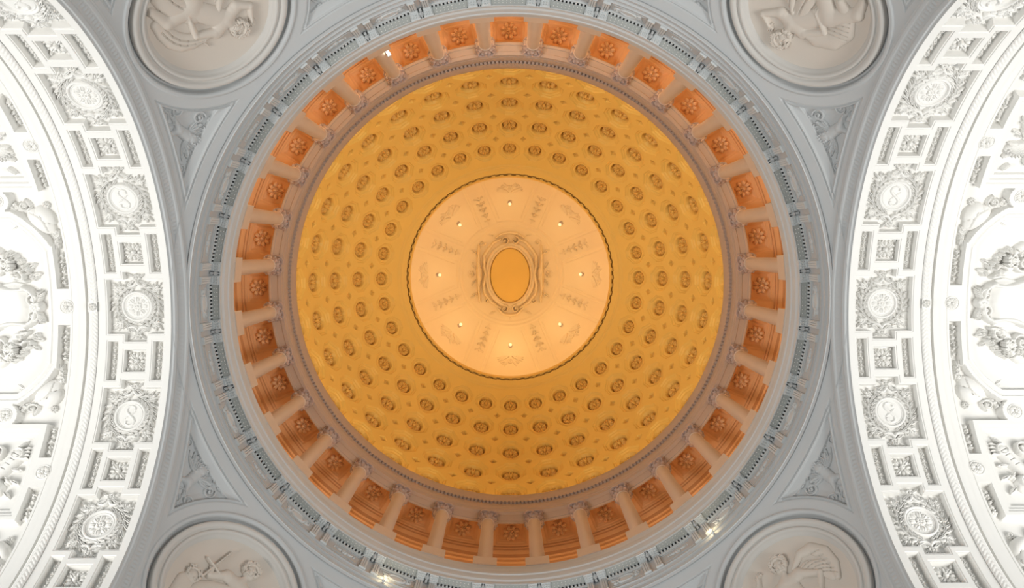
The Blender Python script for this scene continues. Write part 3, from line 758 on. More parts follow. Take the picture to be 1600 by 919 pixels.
def ring_mesh(prof, name, n=160):
    a = np.arange(n) * 2 * PI / n; pr = np.array(prof); V = np.empty((n, len(pr), 3)); V[..., 0] = np.cos(a)[:, None] * pr[:, 0]; V[..., 1] = np.sin(a)[:, None] * pr[:, 0]
    V[..., 2] = pr[:, 1] + (RP - np.sqrt(RP ** 2 - pr[:, 0] ** 2)); return npmesh(name, V, grid_faces(n, len(pr), True, True))
frame_me = ring_mesh([(2.84, -.22), (2.82, -.08), (2.78, -.02), (2.72, .01), (2.62, .01), (2.58, -.04), (2.56, -.09), (2.52, -.09), (2.50, -.05), (2.44, -.01), (2.38, -.02), (2.35, -.07), (2.34, -.15), (2.30, -.16), (2.28, -.20), (2.22, -.24), (2.20, -.30)], 'medallion_frame')
disc_me = ring_mesh([(2.24, -.24), (1.6, -.255), (1.0, -.26), (.4, -.26), (.001, -.26)], 'medallion_ground')
NMED = 0
def medallion(az, label):
    t = empty('relief_medallion', label, 'medallion')
    link('frame', frame_me, FRAME, t); link('ground', disc_me, CREAM, t)
    P, U, V, N = dome_frame(PHM, az, RP, Z0); place(t, P, U, V, N); return t
def R_(f, name, t, mat=None):
    mask_disc(f, 2.20); f.H *= .52; o = relief(f, name, mat or CREAM, t, sph=RP); o.location = (0, 0, -.27); return o
def NF(st=.017): return Field(-2.2, 2.2, -2.2, 2.2, st)
# upper left: draped figure leaning right, arm bent, head low to the centre of the dome
t = medallion(math.radians(-135), 'round relief of a curly haired draped figure leaning sideways, upper left pendentive')
f = NF(); hc = (-.28, 1.22)
figure(f, hc, (-.2, 1.0), ((-.75, .62), (.35, .78)), (.35, -.55), [[(.42, .70), (.92, .25), (.60, -.45)], [(-.8, .55), (-1.15, .95), (-.85, 1.35)]], [[(.35, -.6), (1.2, -.9), (1.25, -1.7)], [(.1, -.7), (-.3, -1.4), (-.2, -2.0)]])
head(f, hc, .30, PI / 2 + .5)
R_(f, 'figure', t); f2 = NF(); hair(f2, hc, .30, PI / 2 + .5); R_(f2, 'hair', t)
f = NF()
f.path(seg((.35, .7), (1.5, -1.2), .25), [.08, .2, .3, .36, .36, .3, .2], .30); f.path(seg((-.3, .2), (-.9, -1.6), -.2), [.1, .2, .3, .34, .34, .3, .2], .30); f.path(seg((.4, -.4), (.6, -1.9), .1), .42, .33)
f.path(seg((.9, .9), (1.7, -.3), -.2), [.04, .07, .1, .14, .14, .1, .05], .2)
for a, b, c in (((.45, .55), (1.05, -1.5), .2), ((.65, .6), (1.3, -1.2), .22), ((.2, -.3), (.5, -1.9), .1), ((.0, -.3), (.1, -1.9), -.05), ((-.35, 0), (-.8, -1.6), -.2), ((.85, .6), (1.55, -.9), .2), ((-.15, -.2), (-.4, -1.9), -.1)): f.groove(seg(a, b, c), .035, .13)
R_(f, 'drapery', t)
# upper right: winged figure, arm raised to the chin
t = medallion(math.radians(-45), 'round relief of a bearded winged figure with bent arm, upper right pendentive')
f = NF(); hc = (-.12, 1.50)
figure(f, hc, (-.05, 1.25), ((-.45, .80), (.55, .85)), (-.55, -.35), [[(.60, .85), (1.0, 1.35), (.62, 1.48)], [(-.55, .7), (-.95, .1), (-.35, -.15)]], [[(-.55, -.45), (.5, -1.1), (.3, -2.0)], [(-.7, -.4), (-1.2, -1.3), (-.9, -2.0)]])
head(f, hc, .30, PI / 2 - .25)
R_(f, 'figure', t); f2 = NF(); hair(f2, hc, .30, PI / 2 - .25); 
for q in range(7): f2.spiral((hc[0] - .15 + .05 * q, hc[1] - .30 - .05 * (q % 2)), .06, 1, q, .03, .1, .3)
R_(f2, 'hair', t)
f = NF()
f.path([(-.5, .75), (-.95, .55), (-1.3, .1), (-1.35, -.45), (-1.0, -.95), (-.5, -1.15)], [.12, .32, .42, .42, .34, .16], .33)
for q in range(7): f.groove(seg((-.55 - .02 * q, .65 - .15 * q), (-1.65 + .10 * q, -.35 - .14 * q), .1), .028, .10)
R_(f, 'wing', t)
f = NF(); f.path(seg((.3, .5), (1.2, -1.5), .15), [.1, .2, .3, .38, .36, .3, .2], .28); f.path(seg((0, .3), (.3, -1.9), .1), .38, .3)
for a, b, c in (((.1, .4), (.2, -1.9), .1), ((.35, .4), (.7, -1.8), .12), ((.5, .45), (1.0, -1.5), .15), ((-.1, 0), (-.2, -1.9), .1), ((1.2, .2), (1.7, -.8), .1)): f.groove(seg(a, b, c), .035, .12)
R_(f, 'drapery', t)
# lower left: figure holding a sword, a second head behind
t = medallion(math.radians(135), 'round relief of a seated figure raising a cross hilted sword, lower left')
f = NF(); hc = (.12, 1.40)
figure(f, hc, (.1, 1.15), ((-.42, .72), (.62, .72)), (.25, -.5), [[(-.45, .72), (-.95, .22), (-1.0, .42)], [(.7, .7), (1.2, .1), (.8, -.4)]], [[(.2, -.6), (-.7, -1.1), (-.6, -2.0)], [(.45, -.6), (1.1, -1.3), (.9, -2.0)]])
f.blob(-1.38, -.25, .30, .27, 0, .34); head(f, hc, .30, PI / 2 + .15)
f.cap((-1.45, -.6), (-1.2, -1.5), .34, .4, .3, k=.15)
R_(f, 'figure', t); f2 = NF(); hair(f2, hc, .30, PI / 2 + .15); R_(f2, 'hair', t); f2 = NF(); hair(f2, (-1.38, -.25), .26, PI / 2, h=.38, n=11); R_(f2, 'hair_of_second_figure', t)
f = NF(.013); f.cap((-1.1, .05), (-.92, 1.45), .05, .025, .14, base=.22); f.cap((-1.42, .62), (-.72, .50), .05, .05, .14, base=.24); f.blob(-1.12, -.02, .08, .08, 0, .16, .22); R_(f, 'sword', t)
f = NF(); f.path(seg((.1, .5), (-.8, -1.6), -.2), [.1, .2, .3, .38, .36, .3, .2], .28); f.path(seg((.4, .3), (.7, -1.9), .12), .42, .3)
for a, b, c in (((.1, .4), (-.5, -1.9), -.12), ((.3, .4), (.2, -1.9), .05), ((.5, .45), (.8, -1.7), .12), ((-.2, .1), (-.9, -1.5), -.1), ((.8, .2), (1.3, -1.2), .15)): f.groove(seg(a, b, c), .035, .12)
R_(f, 'drapery', t)
# lower right: figure with helmet of hair and a wide wing
t = medallion(math.radians(45), 'round relief of a figure under a wide arched wing, lower right')
f = NF(); hc = (.20, 1.28)
figure(f, hc, (.15, 1.0), ((-.55, .62), (.55, .58)), (-.15, -.6), [[(-.6, .6), (-1.15, .9), (-.75, 1.45)], [(.6, .55), (1.15, 0), (.75, -.5)]], [[(-.1, -.7), (.9, -1.1), (.9, -1.9)], [(-.3, -.7), (-.9, -1.4), (-.8, -2.0)]])
head(f, hc, .30, PI / 2 - .2)
R_(f, 'figure', t); f2 = NF(); hair(f2, hc, .30, PI / 2 - .2); R_(f2, 'hair', t)
f = NF(); f.path([(.55, .85), (1.05, 1.1), (1.5, .95), (1.78, .45), (1.75, -.15), (1.5, -.6)], [.10, .18, .24, .24, .2, .12], .28); f.path([(.55, .55), (.95, .5), (1.35, .1), (1.4, -.4)], [.2, .3, .32, .2], .22)
for q in range(6): f.groove(seg((.75 + .05 * q, .75 - .14 * q), (1.70 - .02 * q, .60 - .22 * q), .12), .026, .09)
R_(f, 'wing', t)
f = NF(); f.path(seg((-.3, .3), (.7, -1.7), .1), [.1, .2, .3, .38, .4, .35, .2], .3); f.path(seg((-.4, .3), (-.7, -1.9), -.1), .40, .29)
for a, b, c in (((-.2, .3), (.2, -1.9), .05), ((-.4, .3), (-.3, -1.9), -.05), ((0, .2), (.6, -1.6), .1), ((-.55, .1), (-.95, -1.6), -.1)): f.groove(seg(a, b, c), .035, .12)
R_(f, 'drapery', t)

# relief panels beside the medallions: foliage figure in each curved triangle
def panel_field(kind):
    """u grows towards the medallion, v towards the dome"""
    f = Field(-2.1, 1.75, -2.0, 1.2, .016)
    cx, cy = .30, .15
    f.blob(cx, cy + .45, .21, .19, 0, .15); f.cap((cx, cy + .28), (cx + .08, cy - .28), .24, .22, .15, k=.1); f.cap((cx + .05, cy - .25), (cx - .28, cy - .62), .15, .09, .13, k=.1); f.cap((cx + .12, cy - .25), (cx + .42, cy - .70), .15, .09, .13, k=.1)
    f.cap((cx - .12, cy + .2), (cx - .62, cy + .48), .09, .05, .13, k=.08); f.cap((cx + .14, cy + .2), (cx + .62, cy + .42), .09, .05, .13, k=.08)
    for i in range(9): a = i * .7; f.blob(cx + .17 * math.cos(a), cy + .48 + .15 * math.sin(a), .055, .05, 0, .17)
    for q in range(5): f.leaf((cx - .14, cy + .12), PI - .1 - q * .26, .85 - q * .07, .17, .09, curl=-.5); f.leaf((cx + .14, cy + .12), .1 + q * .28, .70 - q * .06, .16, .09, curl=.5)
    f.spiral((-.95, .62), .28, 1.5, 2.0, .05, .10); f.spiral((1.12, .40), .26, 1.5, 1.0, .05, .10, dr=-1); f.spiral((-.42, -.15), .2, 1.3, 2.0, .045, .10, dr=-1); f.spiral((1.0, -.55), .22, 1.4, 1, .045, .10)
    f.path(seg((cx + .1, cy - .3), (.92, -1.75), .10), [.07, .06, .06, .05, .05, .04, .03], .10)
    for q in range(5):
        t = (q + 1) / 6; x, y = cx + .1 + t * (.82 - cx), cy - .3 + t * (-1.45 - cy)
        for sx in (-1, 1): f.leaf((x, y), -PI / 2 + .4 + sx * .9, .38 - .04 * q, .13, .09, curl=-sx * .5)
    for (x, y, a) in ((-1.25, .75, PI), (-.55, .75, 2.2), (1.15, .75, .6), (.75, -.9, -.2), (-.3, .85, 1.5), (1.2, 0, -.4)): f.acanthus((x, y), a, .38, .26, .09, n=3)
    f.acanthus((-1.3, .55), PI - .1, .6, .3, .09); f.berries(.0, .95, .12, 7, .04, .1); f.berries(.3, -.85, .12, 6, .04, .1); f.berries(.85, .85, .12, 6, .04, .1); return f.mesh('panel_relief', sph=RP)
PF = [panel_field(0), panel_field(1)]
def sphP(phi, az, h): P, U, V, N = dome_frame(phi, az, RP - h, Z0); return P, U, V, N
corners = [(-135, 'upper left'), (-45, 'upper right'), (45, 'lower right'), (135, 'lower left')]
for i, (azd, nm) in enumerate(corners):
    for sg in (-1, 1):
        az = math.radians(azd + sg * 18.2); P, U, V, N = sphP(math.radians(56.9), az, -.275)
        side = abs(math.sin(az)) < .707     # lies towards a side vault: fully seen
        o = link('panel_relief', PF[0 if (i + (sg > 0)) % 2 == 0 else 0], STONE)
        rot = 0; ca, sa = math.cos(rot), math.sin(rot); U2 = U * ca + V * sa; V2 = -U * sa + V * ca
        place(o, P, U2, V2, N, 1.0, mir=1 if sg > 0 else -1)
        tag(o, ('winged child and scrolls carved between the %s medallion and the side vault' if side else 'carved scrolls beside the %s medallion, cut by the photo edge') % nm, 'relief', 'carved panels beside the medallions')

# ================================================================== VAULT ORNAMENTS (both side arms)
def vault_place(o, s, x, depth, side, mir=1):
    """s = arc length from the crown, x = distance out, depth = how far behind the face; side -1 left, +1 right"""
    th = s / RA; r = RA + depth
    P = np.array([-x, r * math.sin(th), Z0 + r * math.cos(th)]); N = np.array([0, -math.sin(th), -math.cos(th)]); U = np.array([0, math.cos(th), -math.sin(th)]); V = np.array([1., 0, 0])
    if side > 0:
        for v in (P, N, U, V): v[0] *= -1; v[1] *= -1
    return place(o, P, U, V, N, 1.0, mir)
# local axes: u along the arc, v towards the rotunda
def wreath():
    f = Field(-1.36, 1.36, -1.07, 1.07, .0125)
    for sx in (-1, 1):
        for q in range(11):                       # two laurel branches rising from one end of the wreath to the other
            a = PI + sx * (.22 + q * .262); R = .79
            for off, da in ((.05, .55), (-.07, -.75), (.0, -.1)):
                f.leaf(((R + off) * math.cos(a), (R + off) * math.sin(a)), a - sx * (PI / 2 - da) if False else a + sx * (PI / 2) - sx * da * 1.0, .30, .115, .15 + .03 * (q % 2), curl=-sx * .3)
            if q % 2: f.blob((R + .17) * math.cos(a), (R + .17) * math.sin(a), .035, .035, 0, .14)
    for su in (-1, 1):
        for sv in (-1, 1):                        # corner sprigs
            b = math.atan2(sv, su); c0 = (su * .62, sv * .64)
            for da, L in ((0, .42), (.55, .34), (-.55, .34), (1.05, .24), (-1.05, .24)): f.leaf(c0, b + da * (1 if su * sv > 0 else -1), L, .12, .13, curl=.3 * da)
            f.blob(su * .78, sv * .80, .05, .05, 0, .17)
    return f.mesh('wreath', bend=RA + .3, skirt=-.01)
def ribbon(su):
    f = Field(-1.34, 1.34, -.5, .5, .0125)
    if 1:
        f.flower(su * 1.12, 0, .17, 6, .17, rot=.3)
        for sv in (-1, 1):
            f.leaf((su * 1.0, sv * .10), math.atan2(sv * 1.0, -su * .45), .36, .13, .15, curl=su * sv * .5); f.leaf((su * 1.16, sv * .14), math.atan2(sv, su * .6), .22, .10, .13)
            f.path(seg((su * .96, sv * .0), (su * .82, sv * .34), .25 * sv * su), [.05, .06, .07, .07, .06, .05, .04], .17)
    return f.mesh('ribbon', bend=RA + .3, skirt=-.01)
def medal(kind):
    f = Field(-.64, .64, -.64, .64, .012)
    f.disc(0, 0, .62, .10); f.ringp(0, 0, .545, .055, .10, .08); f.ringp(0, 0, .46, .02, .05, .08)
    return f.mesh('medal_ring', bend=RA + .3, skirt=-.01)
def emblem(kind):
    f = Field(-.46, .46, -.46, .46, .010)
    if kind == 0:
        for i in range(8):
            a = 2 * PI * i / 8; f.blob(.28 * math.cos(a), .28 * math.sin(a), .11, .09, a, .09, .08); f.groove([(.2 * math.cos(a), .2 * math.sin(a)), (.36 * math.cos(a), .36 * math.sin(a))], .02, .05)
            a += PI / 8; f.blob(.36 * math.cos(a), .36 * math.sin(a), .05, .035, a, .05, .08)
        f.flower(0, 0, .17, 6, .07, .11)
    else:      # interlaced S shaped monogram, upright across the band
        S = []
        for i in range(33):
            q = i / 32
            if q < .5: a = -.2 * PI + q * 2 * 1.35 * PI; S.append((.17 + .14 * math.cos(a) * 1.0, .12 * math.sin(a) + .02))
            else: a = PI * .15 + .0 + (1 - (q - .5) * 2) * 1.35 * PI; S.append((-.17 + .15 * math.cos(a + PI * .0), .13 * math.sin(a) - .0))
        S = [(-.24, .17), (-.33, .13), (-.38, .02), (-.35, -.10), (-.25, -.16), (-.14, -.14), (-.05, -.05), (.03, .04), (.12, .13), (.22, .18), (.33, .14), (.38, .02), (.34, -.10), (.25, -.16)]
        P = []
        for i in range(len(S) - 1):
            for q in range(3): P.append((S[i][0] + (S[i + 1][0] - S[i][0]) * q / 3, S[i][1] + (S[i + 1][1] - S[i][1]) * q / 3))
        P.append(S[-1]); n = len(P); f.path(P, [.026 + .030 * math.sin(PI * i / (n - 1)) for i in range(n)], .08, .08)
        f.blob(-.23, .14, .05, .045, 0, .09, .08); f.blob(.24, -.13, .05, .045, 0, .09, .08)
        f.leaf((.02, -.02), 2.3, .26, .08, .06, .08); f.leaf((-.02, .02), -.9, .26, .08, .06, .08)
    return f.mesh('emblem', bend=RA + .3, skirt=.06)
WM, RM, MM, EM = wreath(), (ribbon(-1), ribbon(1)), medal(0), [emblem(0), emblem(1)]
wr = empty('wreath_medallion', 'x', 'medallion')
link('wreath', WM, WHITE, wr); link('ribbon', RM[0], WHITE, wr); link('ribbon', RM[1], WHITE, wr); link('medal_ring', MM, WHITE, wr)
sq_f = Field(-.41, .41, -.41, .41, .010)
for i in range(4):
    a = PI / 4 + i * PI / 2; sq_f.blob(.24 * math.cos(a), .24 * math.sin(a), .145, .10, a, .15); sq_f.groove([(.14 * math.cos(a), .14 * math.sin(a)), (.34 * math.cos(a), .34 * math.sin(a))], .022, .07)
    a = i * PI / 2; sq_f.blob(.23 * math.cos(a), .23 * math.sin(a), .11, .065, a, .13); sq_f.blob(.33 * math.cos(a + .42), .33 * math.sin(a + .42), .055, .045, a, .11); sq_f.blob(.33 * math.cos(a - .42), .33 * math.sin(a - .42), .055, .045, a, .11)
    sq_f.berries(.31 * (1, -1, -1, 1)[i], .31 * (1, 1, -1, -1)[i], .05, 4, .035, .13)
sq_h = Field(-.12, .12, -.12, .12, .008); sq_h.blob(0, 0, .085, .085, 0, .09, .13); sq_h.groove([(0, 0), (.001, 0)], .04, .05)
sqr = empty('square_rosette', 'x', 'rosette'); relief(sq_f, 'petals', WHITE, sqr, skirt=-.01); relief(sq_h, 'heart', WHITE, sqr, skirt=-.01)
ch = Field(-.72, .72, -.15, .15, .010)
for i in range(5):
    u = -.52 + .26 * i
    if i % 2 == 0:
        ch.flower(u, 0, .11, 5, .14, rot=i); 
    else:
        for sv in (-1, 1): ch.leaf((u, 0), sv * 1.1, .12, .07, .12); ch.leaf((u, 0), PI - sv * 1.1, .12, .07, .12)
        ch.blob(u, 0, .045, .045, 0, .15)
    if i < 4: ch.blob(u + .13, 0, .035, .055, 0, .12); ch.cap((u + .05, 0), (u + .2, 0), .025, .025, .09)
for su in (-1, 1): ch.leaf((su * .58, 0), 0 if su > 0 else PI, .13, .08, .12)
CHM = ch.mesh('flower_chain', bend=RA + .3, skirt=-.01)
SIDE = {-1: 'left vault', 1: 'right vault'}
def sname(s, side, unit, what):
    """how far from the crown, told in units, above or below it in the photo"""
    s = s * (1 if side < 0 else -1); k = abs(s) / unit
    return None
n1 = n2 = n3 = 0; wreaths = []
for side in (-1, 1):
    for k in range(-3, 3 if side < 0 else 4):
        if abs(k) == 3 and k * side < 0: continue
        s = PIT * k; img = k if side < 0 else -k
        o = wr if n1 == 0 else dup(wr); n1 += 1
        wreaths.append((o, k))
        vault_place(o, s, XC, .30, side)
        where = 'at the crown' if img == 0 else '%s %s the crown' % (ORD[abs(img)], 'below' if img > 0 else 'above')
        tag(o, '%s medallion in leafy wreath, %s, %s' % ('flower' if k % 2 == 0 else 'S monogram', SIDE[side], where), 'medallion', 'wreath medallions of the arch bands')
    for k in range(-3, 3):
        s = PIT * (k + .5); img = (k + .5) if side < 0 else -(k + .5); m = int(abs(img) + .5)
        where = '%s %s the crown' % (ORD[m], 'below' if img > 0 else 'above')
        o = sqr if n2 == 0 else dup(sqr); n2 += 1; vault_place(o, s, XC, .30, side)
        tag(o, 'square petalled rosette in small coffer, %s, %s' % (SIDE[side], where), 'rosette', 'square rosettes of the arch bands')
        for dx in (-.86, .86):
            o = link('flower_chain', CHM, WHITE); vault_place(o, s, XC + dx, .30, side)
            tag(o, 'flower chain on the %s side of square rosette, %s, %s' % ('rotunda' if dx < 0 else 'outer', SIDE[side], where), 'ornament', 'flower chains of the arch bands')

for o, k in wreaths: link('emblem', EM[k % 2], WHITE, o)

# laurel band
def laurel():
    step = .016; u = np.arange(-13.2, 13.2 + step, step); v = np.linspace(-.178, .178, 17)
    U, V = np.meshgrid(u, v, indexing='ij'); base = .075 * np.sqrt(np.clip(1 - (V / .18) ** 2, 0, 1))
    ph = ((np.abs(U) - np.abs(V) * 1.1) / .16) % 1; row = np.cos(np.abs(V) / .178 * PI * 1.5) ** 2
    h = base + .028 * np.sin(PI * ph) ** .8 * (.5 + .5 * row) - .02 * (np.abs(V) < .012)
    d = np.hypot(U, V); h = np.where(np.abs(U) < .19, .08, h)
    a = U / RA; X = (RA - h) * np.sin(a); Z = RA - (RA - h) * np.cos(a)
    return npmesh('laurel_band', np.stack([X, V, Z], -1), grid_faces(len(u), len(v)))
LM = laurel(); fl = Field(-.17, .17, -.17, .17, .01); fl.flower(0, 0, .16, 8, .12, .04); FLM = fl.mesh('crown_flower', skirt=.0)
for side in (-1, 1):
    o = link('laurel_band', LM, WHITE); vault_place(o, 0, 15.96, 0, side)
    tag(o, 'long band of overlapping laurel leaves along the %s' % SIDE[side], 'moulding'); c = link('crown_flower', FLM, WHITE, o); c.location = (0, 0, .04)

# discs with roses in the outer border
def disc_rose():
    t = empty('border_rosette', 'x', 'rosette')
    f = Field(-.30, .30, -.30, .30, .010)
    f.ringp(0, 0, .262, .022, .035)
    for i in range(6):
        a = 2 * PI * i / 6 + .3; f.blob(.14 * math.cos(a), .14 * math.sin(a), .09, .07, a, .10); f.groove([(.08 * math.cos(a), .08 * math.sin(a)), (.2 * math.cos(a), .2 * math.sin(a))], .018, .04); a += PI / 6; f.blob(.18 * math.cos(a), .18 * math.sin(a), .045, .03, a, .06)
    relief(f, 'petals', WHITE, t); g = Field(-.07, .07, -.07, .07, .008); g.blob(0, 0, .05, .05, 0, .06, .07); relief(g, 'heart', WHITE, t); return t
bd = disc_rose(); nb = 0
def garland(L, seed, taper=0):
    random.seed(seed); f = Field(-L / 2 - .02, L / 2 + .02, -.30, .30, .012); n = int(L / .21); hl = L / 2
    for i in range(n):
        u = -hl + .12 + (L - .24) * i / max(1, n - 1); w_ = .13 - .035 * abs(i / max(1, n - 1) - .5) * 2
        kd = (i + seed) % 3
        if kd == 0:
            f.blob(u, .02, .12, w_, 0, .26); f.groove([(u - .09, .02), (u + .09, .0)], .02, .07)
        elif kd == 1:
            for sv in (-1, 1): f.leaf((u, 0), sv * 1.0, .22, .12, .2, curl=sv * .4)
            f.blob(u, 0, .07, .07, 0, .27)
        else: f.berries(u, 0, w_ * .75, 7, .05, .22)
        for sv in (-1, 1): f.leaf((u, sv * .05), sv * (1.0 + .3 * (i % 2)), .16, .08, .13)
    return f.mesh('garland', bend=RA + .45, skirt=-.01)
G1, G2 = garland(1.32, 3), garland(1.05, 5)
def shellorn():
    """rounded grotesque shield with scrolls, ribbons and leaves that fills the corner beside the cartouche"""
    t = empty('corner_shield', 'x', 'ornament')
    f = Field(-1.3, 1.1, -1.5, .75, .014)
    f.blob(-.15, -.10, .62, .40, -.75, .33, p=.6); f.blob(.08, .12, .46, .30, -.75, .36, p=.6)
    f.groove(seg((-.55, .15), (.25, -.45), .22), .03, .06); f.groove([(.05, .05), (.12, .02)], .035, .12); f.groove([(-.22, .28), (-.17, .25)], .03, .1)
    f.spiral((.50, -.55), .20, 1.3, 2, .05, .25); f.spiral((-.62, .38), .15, 1.2, 1, .045, .22)
    relief(f, 'shield', WHITE, t, bend=RA + .45)
    g = Field(-1.45, 1.2, -1.6, .8, .014)
    for q in range(7): g.leaf((-.45 - .10 * q, .42 - .02 * q), PI * .95 + .3 * (-1) ** q, .30, .13, .2, curl=.4)
    for q in range(6): g.leaf((.45 - .05 * q, -.35 - .14 * q), -.3 - .35 * (q % 3), .34, .13, .2, curl=-.5)
    for q in range(5): g.leaf((.30 - .15 * q, -.62 - .10 * q), -PI / 2 - .2 * q, .30, .12, .18, curl=.5)
    g.berries(.45, -.95, .14, 8, .05, .2); g.berries(-.95, .36, .1, 6, .045, .2); g.flower(.5, .22, .15, 5, .18)
    g.path(seg((.2, -.9), (-.1, -1.35), .3), [.07, .07, .06, .05, .05, .04, .03], .2)
    relief(g, 'leaves', WHITE, t, bend=RA + .45); return t
sh0 = shellorn()
def cartouche():
    t = empty('shield_cartouche', 'x', 'cartouche')
    f = Field(-1.15, 1.15, -1.2, .72, .022)
    U, V = np.meshgrid(f.u, f.v, indexing='ij')
    d = np.minimum.reduce([.98 - np.abs(U) - .22 * np.abs(V), .62 - V - .30 * (np.abs(U)) ** 1.3, V + 1.15])
    f.H = np.where(d > 0, .16 + .16 * sstep(d, 0, .35), 0) * (d > 0); relief(f, 'shield', WHITE, t, bend=RA + .3)
    g = Field(-2.6, 2.6, -1.6, 1.2, .018)
    for su in (-1, 1):
        g.path(seg((su * .95, -.9), (su * .72, .50), .12 * su), [.08, .11, .12, .12, .11, .1, .09], .40)
        g.path(seg((su * .75, .35), (su * .15, .80), -.2 * su), [.12, .12, .11, .1, .1, .09, .08], .38)
        g.spiral((su * .32, .72), .24, 1.4, 0, .07, .34, dr=su); g.spiral((su * 1.22, .15), .27, 1.4, 1, .08, .34, dr=-su); g.spiral((su * 1.55, -.65), .34, 1.5, 2, .09, .36, dr=su)
        g.path(seg((su * 1.0, .5), (su * 2.0, -.1), -.3 * su), [.07, .13, .18, .2, .18, .13, .06], .32)
        for q in range(5): g.groove(seg((su * (1.05 + .17 * q), .42 - .05 * q), (su * (1.12 + .2 * q), .12 - .1 * q), .1), .02, .09)
        g.path(seg((su * 1.85, -.2), (su * 2.15, -1.1), .25 * su), [.08, .13, .17, .18, .16, .12, .08], .28)
        for q in range(4): g.flower(su * (1.18 + .30 * q), .78 - .13 * q - .05 * q * q, .17 - .01 * q, 5 + q % 2, .30)
        for q in range(2): g.leaf((su * (1.25 + .3 * q), .80 - .12 * q), PI / 2 - su * (.3 + .4 * q), .26, .20, .22, curl=su * .4)
        for q in range(3): g.leaf((su * (1.75 + .1 * q), -.95 + .25 * q), (0 if su > 0 else PI) + .3 * q * su, .30, .20, .24, curl=.4 * su)
        g.berries(su * 2.0, -.55, .2, 12, .06, .3)
        g.berries(su * 1.45, .48, .20, 14, .055, .36); g.berries(su * 1.95, .12, .15, 9, .05, .3)
    relief(g, 'scrolls', WHITE, t, bend=RA + .3)
    h = Field(-1.0, 1.0, .3, 1.25, .014)
    h.blob(0, .86, .22, .26, 0, .42); h.flower(0, .86, .22, 5, .10, .34)
    for su in (-1, 1): h.acanthus((su * .15, .88), (0 if su > 0 else PI) + su * .3, .5, .3, .3, n=4)
    relief(h, 'shell_crest', WHITE, t, bend=RA + .3)
    for su in (-1, 1):       # cherub heads in the fruit
        c = Field(-.36, .36, -.36, .36, .011); head(c, (0, 0), .22, PI / 2, h=.34); c2 = Field(-.42, .42, -.42, .42, .011); hair(c2, (0, 0), .22, PI / 2, h=.36, n=11)
        a = relief(c, 'cherub_head', WHITE, t); a.location = (su * 1.62, -.18, .25); b = relief(c2, 'cherub_hair', WHITE, a)
    return t
ct0 = cartouche()
def trophy(seed, kind):
    t = empty('trophy_relief', 'x', 'relief'); random.seed(seed)
    f = Field(-1.35, 1.35, -2.5, .3, .016)
    if kind == 0:      # quiver, drums, scrolls and palm leaves
        f.cap((-.75, -.25), (.15, -.85), .24, .20, .34); f.ringp(-.75, -.25, .20, .04, .36); 
        for q in range(4): f.groove([(-.85 + .18 * q, -.55 - .12 * q), (-.68 + .18 * q, -.18 - .12 * q)], .02, .08); f.cap((-.85 + .1 * q, -.2), (-1.0 + .14 * q, .12), .03, .02, .3)
        f.blob(.55, -.75, .38, .34, .3, .3); f.spiral((.5, -.75), .24, 1.5, 0, .05, .10, .24)
    else:              # seated griffin in profile
        f.cap((-.1, -.9), (.35, -.5), .30, .20, .3, k=.1); f.cap((.35, -.5), (.75, -.35), .17, .15, .32, k=.08); f.cap((.75, -.35), (.98, -.48), .11, .05, .3, k=.04); f.blob(.70, -.22, .05, .09, .4, .3)
        f.cap((.15, -.7), (.55, -1.2), .11, .07, .28); f.cap((-.3, -1.0), (.2, -1.45), .2, .09, .28, k=.08)
        for q in range(7): f.leaf((-.1, -.75), 1.7 + .17 * q, .95 - .06 * q, .17, .25, curl=.5)
    for q in range(6): f.leaf((-.8 + .3 * q, -1.1 - .08 * (q % 2)), -PI / 2 + .35 * (q - 2.5), .5, .19, .26, curl=.5 * (-1) ** q)
    for q in range(5): f.leaf((-1.0 + .42 * q, -.35 + .1 * (q % 2)), PI / 2 + .4 * (2 - q), .34, .15, .22)
    f.spiral((-.85, -1.1), .27, 1.5, 0, .06, .26); f.spiral((.95, -1.35), .26, 1.5, 2, .06, .26, dr=-1); f.berries(0, -1.35, .28, 16, .06, .28); f.berries(.25, -.35, .15, 7, .05, .25)
    f.flower(-.25, -1.7, .26, 6, .26); f.spiral((.35, -1.9), .25, 1.4, 1, .06, .24); f.leaf((-.6, -1.9), -2.2, .5, .2, .24); f.leaf((.1, -2.1), -1.2, .4, .2, .22)
    relief(f, 'carving', WHITE, t, bend=RA + .5); return t
tr0 = trophy(11, 0); tr1 = trophy(12, 1)
FD = .10
cnt = dict(bd=0, sh=0, ct=0)
def use(key, proto):
    o = proto if cnt.get(key, 0) == 0 else dup(proto); cnt[key] = cnt.get(key, 0) + 1; return o
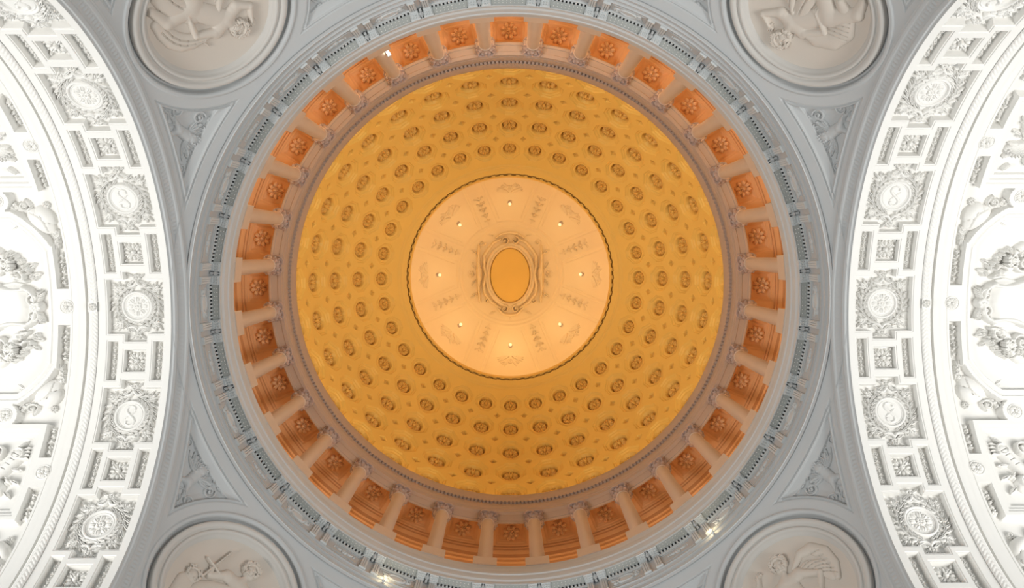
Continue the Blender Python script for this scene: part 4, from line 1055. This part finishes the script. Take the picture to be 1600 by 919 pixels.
for side in (-1, 1):
    S = SIDE[side]
    def ab(s): s = s * (1 if side < 0 else -1); return 'below' if s > 0 else 'above'
    for s, x, txt in ((0, 17.03, 'at the crown'), (-6.26, 17.03, None), (6.26, 17.03, None), (-4.12, 19.05, 'in'), (4.12, 19.05, 'in')):
        o = use('bd', bd); vault_place(o, s, x, FD, side)
        l = 'round rose in the border at the crown of the ' + S if s == 0 else ('round rose in the border of the %s, %s the crown' % (S, ab(s)) if txt is None else 'round rose inset beside shield cartouche, %s, %s crown' % (S, ab(s)))
        tag(o, l, 'rosette', 'round roses of the vault borders')
    for s, me_, w_ in ((1.42, G1, 'next to the crown'), (-1.42, G1, 'next to the crown'), (5.02, G2, 'beside the shield ornament'), (-5.02, G2, 'beside the shield ornament'), (7.48, G2, 'beyond the border rose'), (-7.48, G2, 'beyond the border rose')):
        o = link('garland', me_, WHITE); vault_place(o, s, 17.14, .45, side, mir=1 if s > 0 else 1)
        tag(o, 'fruit garland in border, %s, %s crown, %s' % (S, ab(s), w_), 'garland', 'garlands of the vault borders')
    for s, mir in ((3.35, 1), (-3.35, -1), (9.17, -1), (-9.17, 1)):
        o = use('sh', sh0); vault_place(o, s, 17.62, .45, side, mir=mir)
        tag(o, 'rounded shield ornament with leaves, %s, %s %s the crown' % (S, 'first' if abs(s) < 5 else 'second', ab(s)), 'ornament', 'corner shields of the vaults')
    o = use('ct', ct0); vault_place(o, 0, 19.05, .345, side)
    tag(o, 'large scrolled shield with fruit and cherub heads at the crown of the ' + S, 'cartouche', 'shield cartouches of the vaults')
    for s in (-6.26, 6.26):
        above = ab(s) == 'above'; o = use('tr1', tr1) if above else use('tr0', tr0); vault_place(o, s, 17.95, .38, side, mir=1 if (s > 0) else -1)
        tag(o, ('carved griffin with leaves' if above else 'carved quiver with fruit') + ' in square panel, %s, %s the crown' % (S, ab(s)), 'relief')

# two small warm uplights standing on the ring below the frieze
for azd, txt in ((48.8, 'lower right'), (114.7, 'lower left')):
    t = empty('ledge_uplight', 'small warm uplight on the ring below the frieze, %s of the photo' % txt, 'lamp'); m_ = MB(); m_.lathe([(.05, 0), (.06, .04), (.04, .05), (.04, .10), (.07, .14)], 12); m_.build('housing', SILL, t, True)
    m_ = MB(); m_.ball((0, 0, .15), .045, 8); m_.build('bulb', BULB, t, True)
    t.matrix_world = polar(12.34, math.radians(azd), 31.86 + .06)
    c_, s_ = math.cos(math.radians(azd)), math.sin(math.radians(azd)); point('ledge_uplight_glow', (12.2 * c_, 12.2 * s_, 32.15), 9, (1, .82, .5), .05)
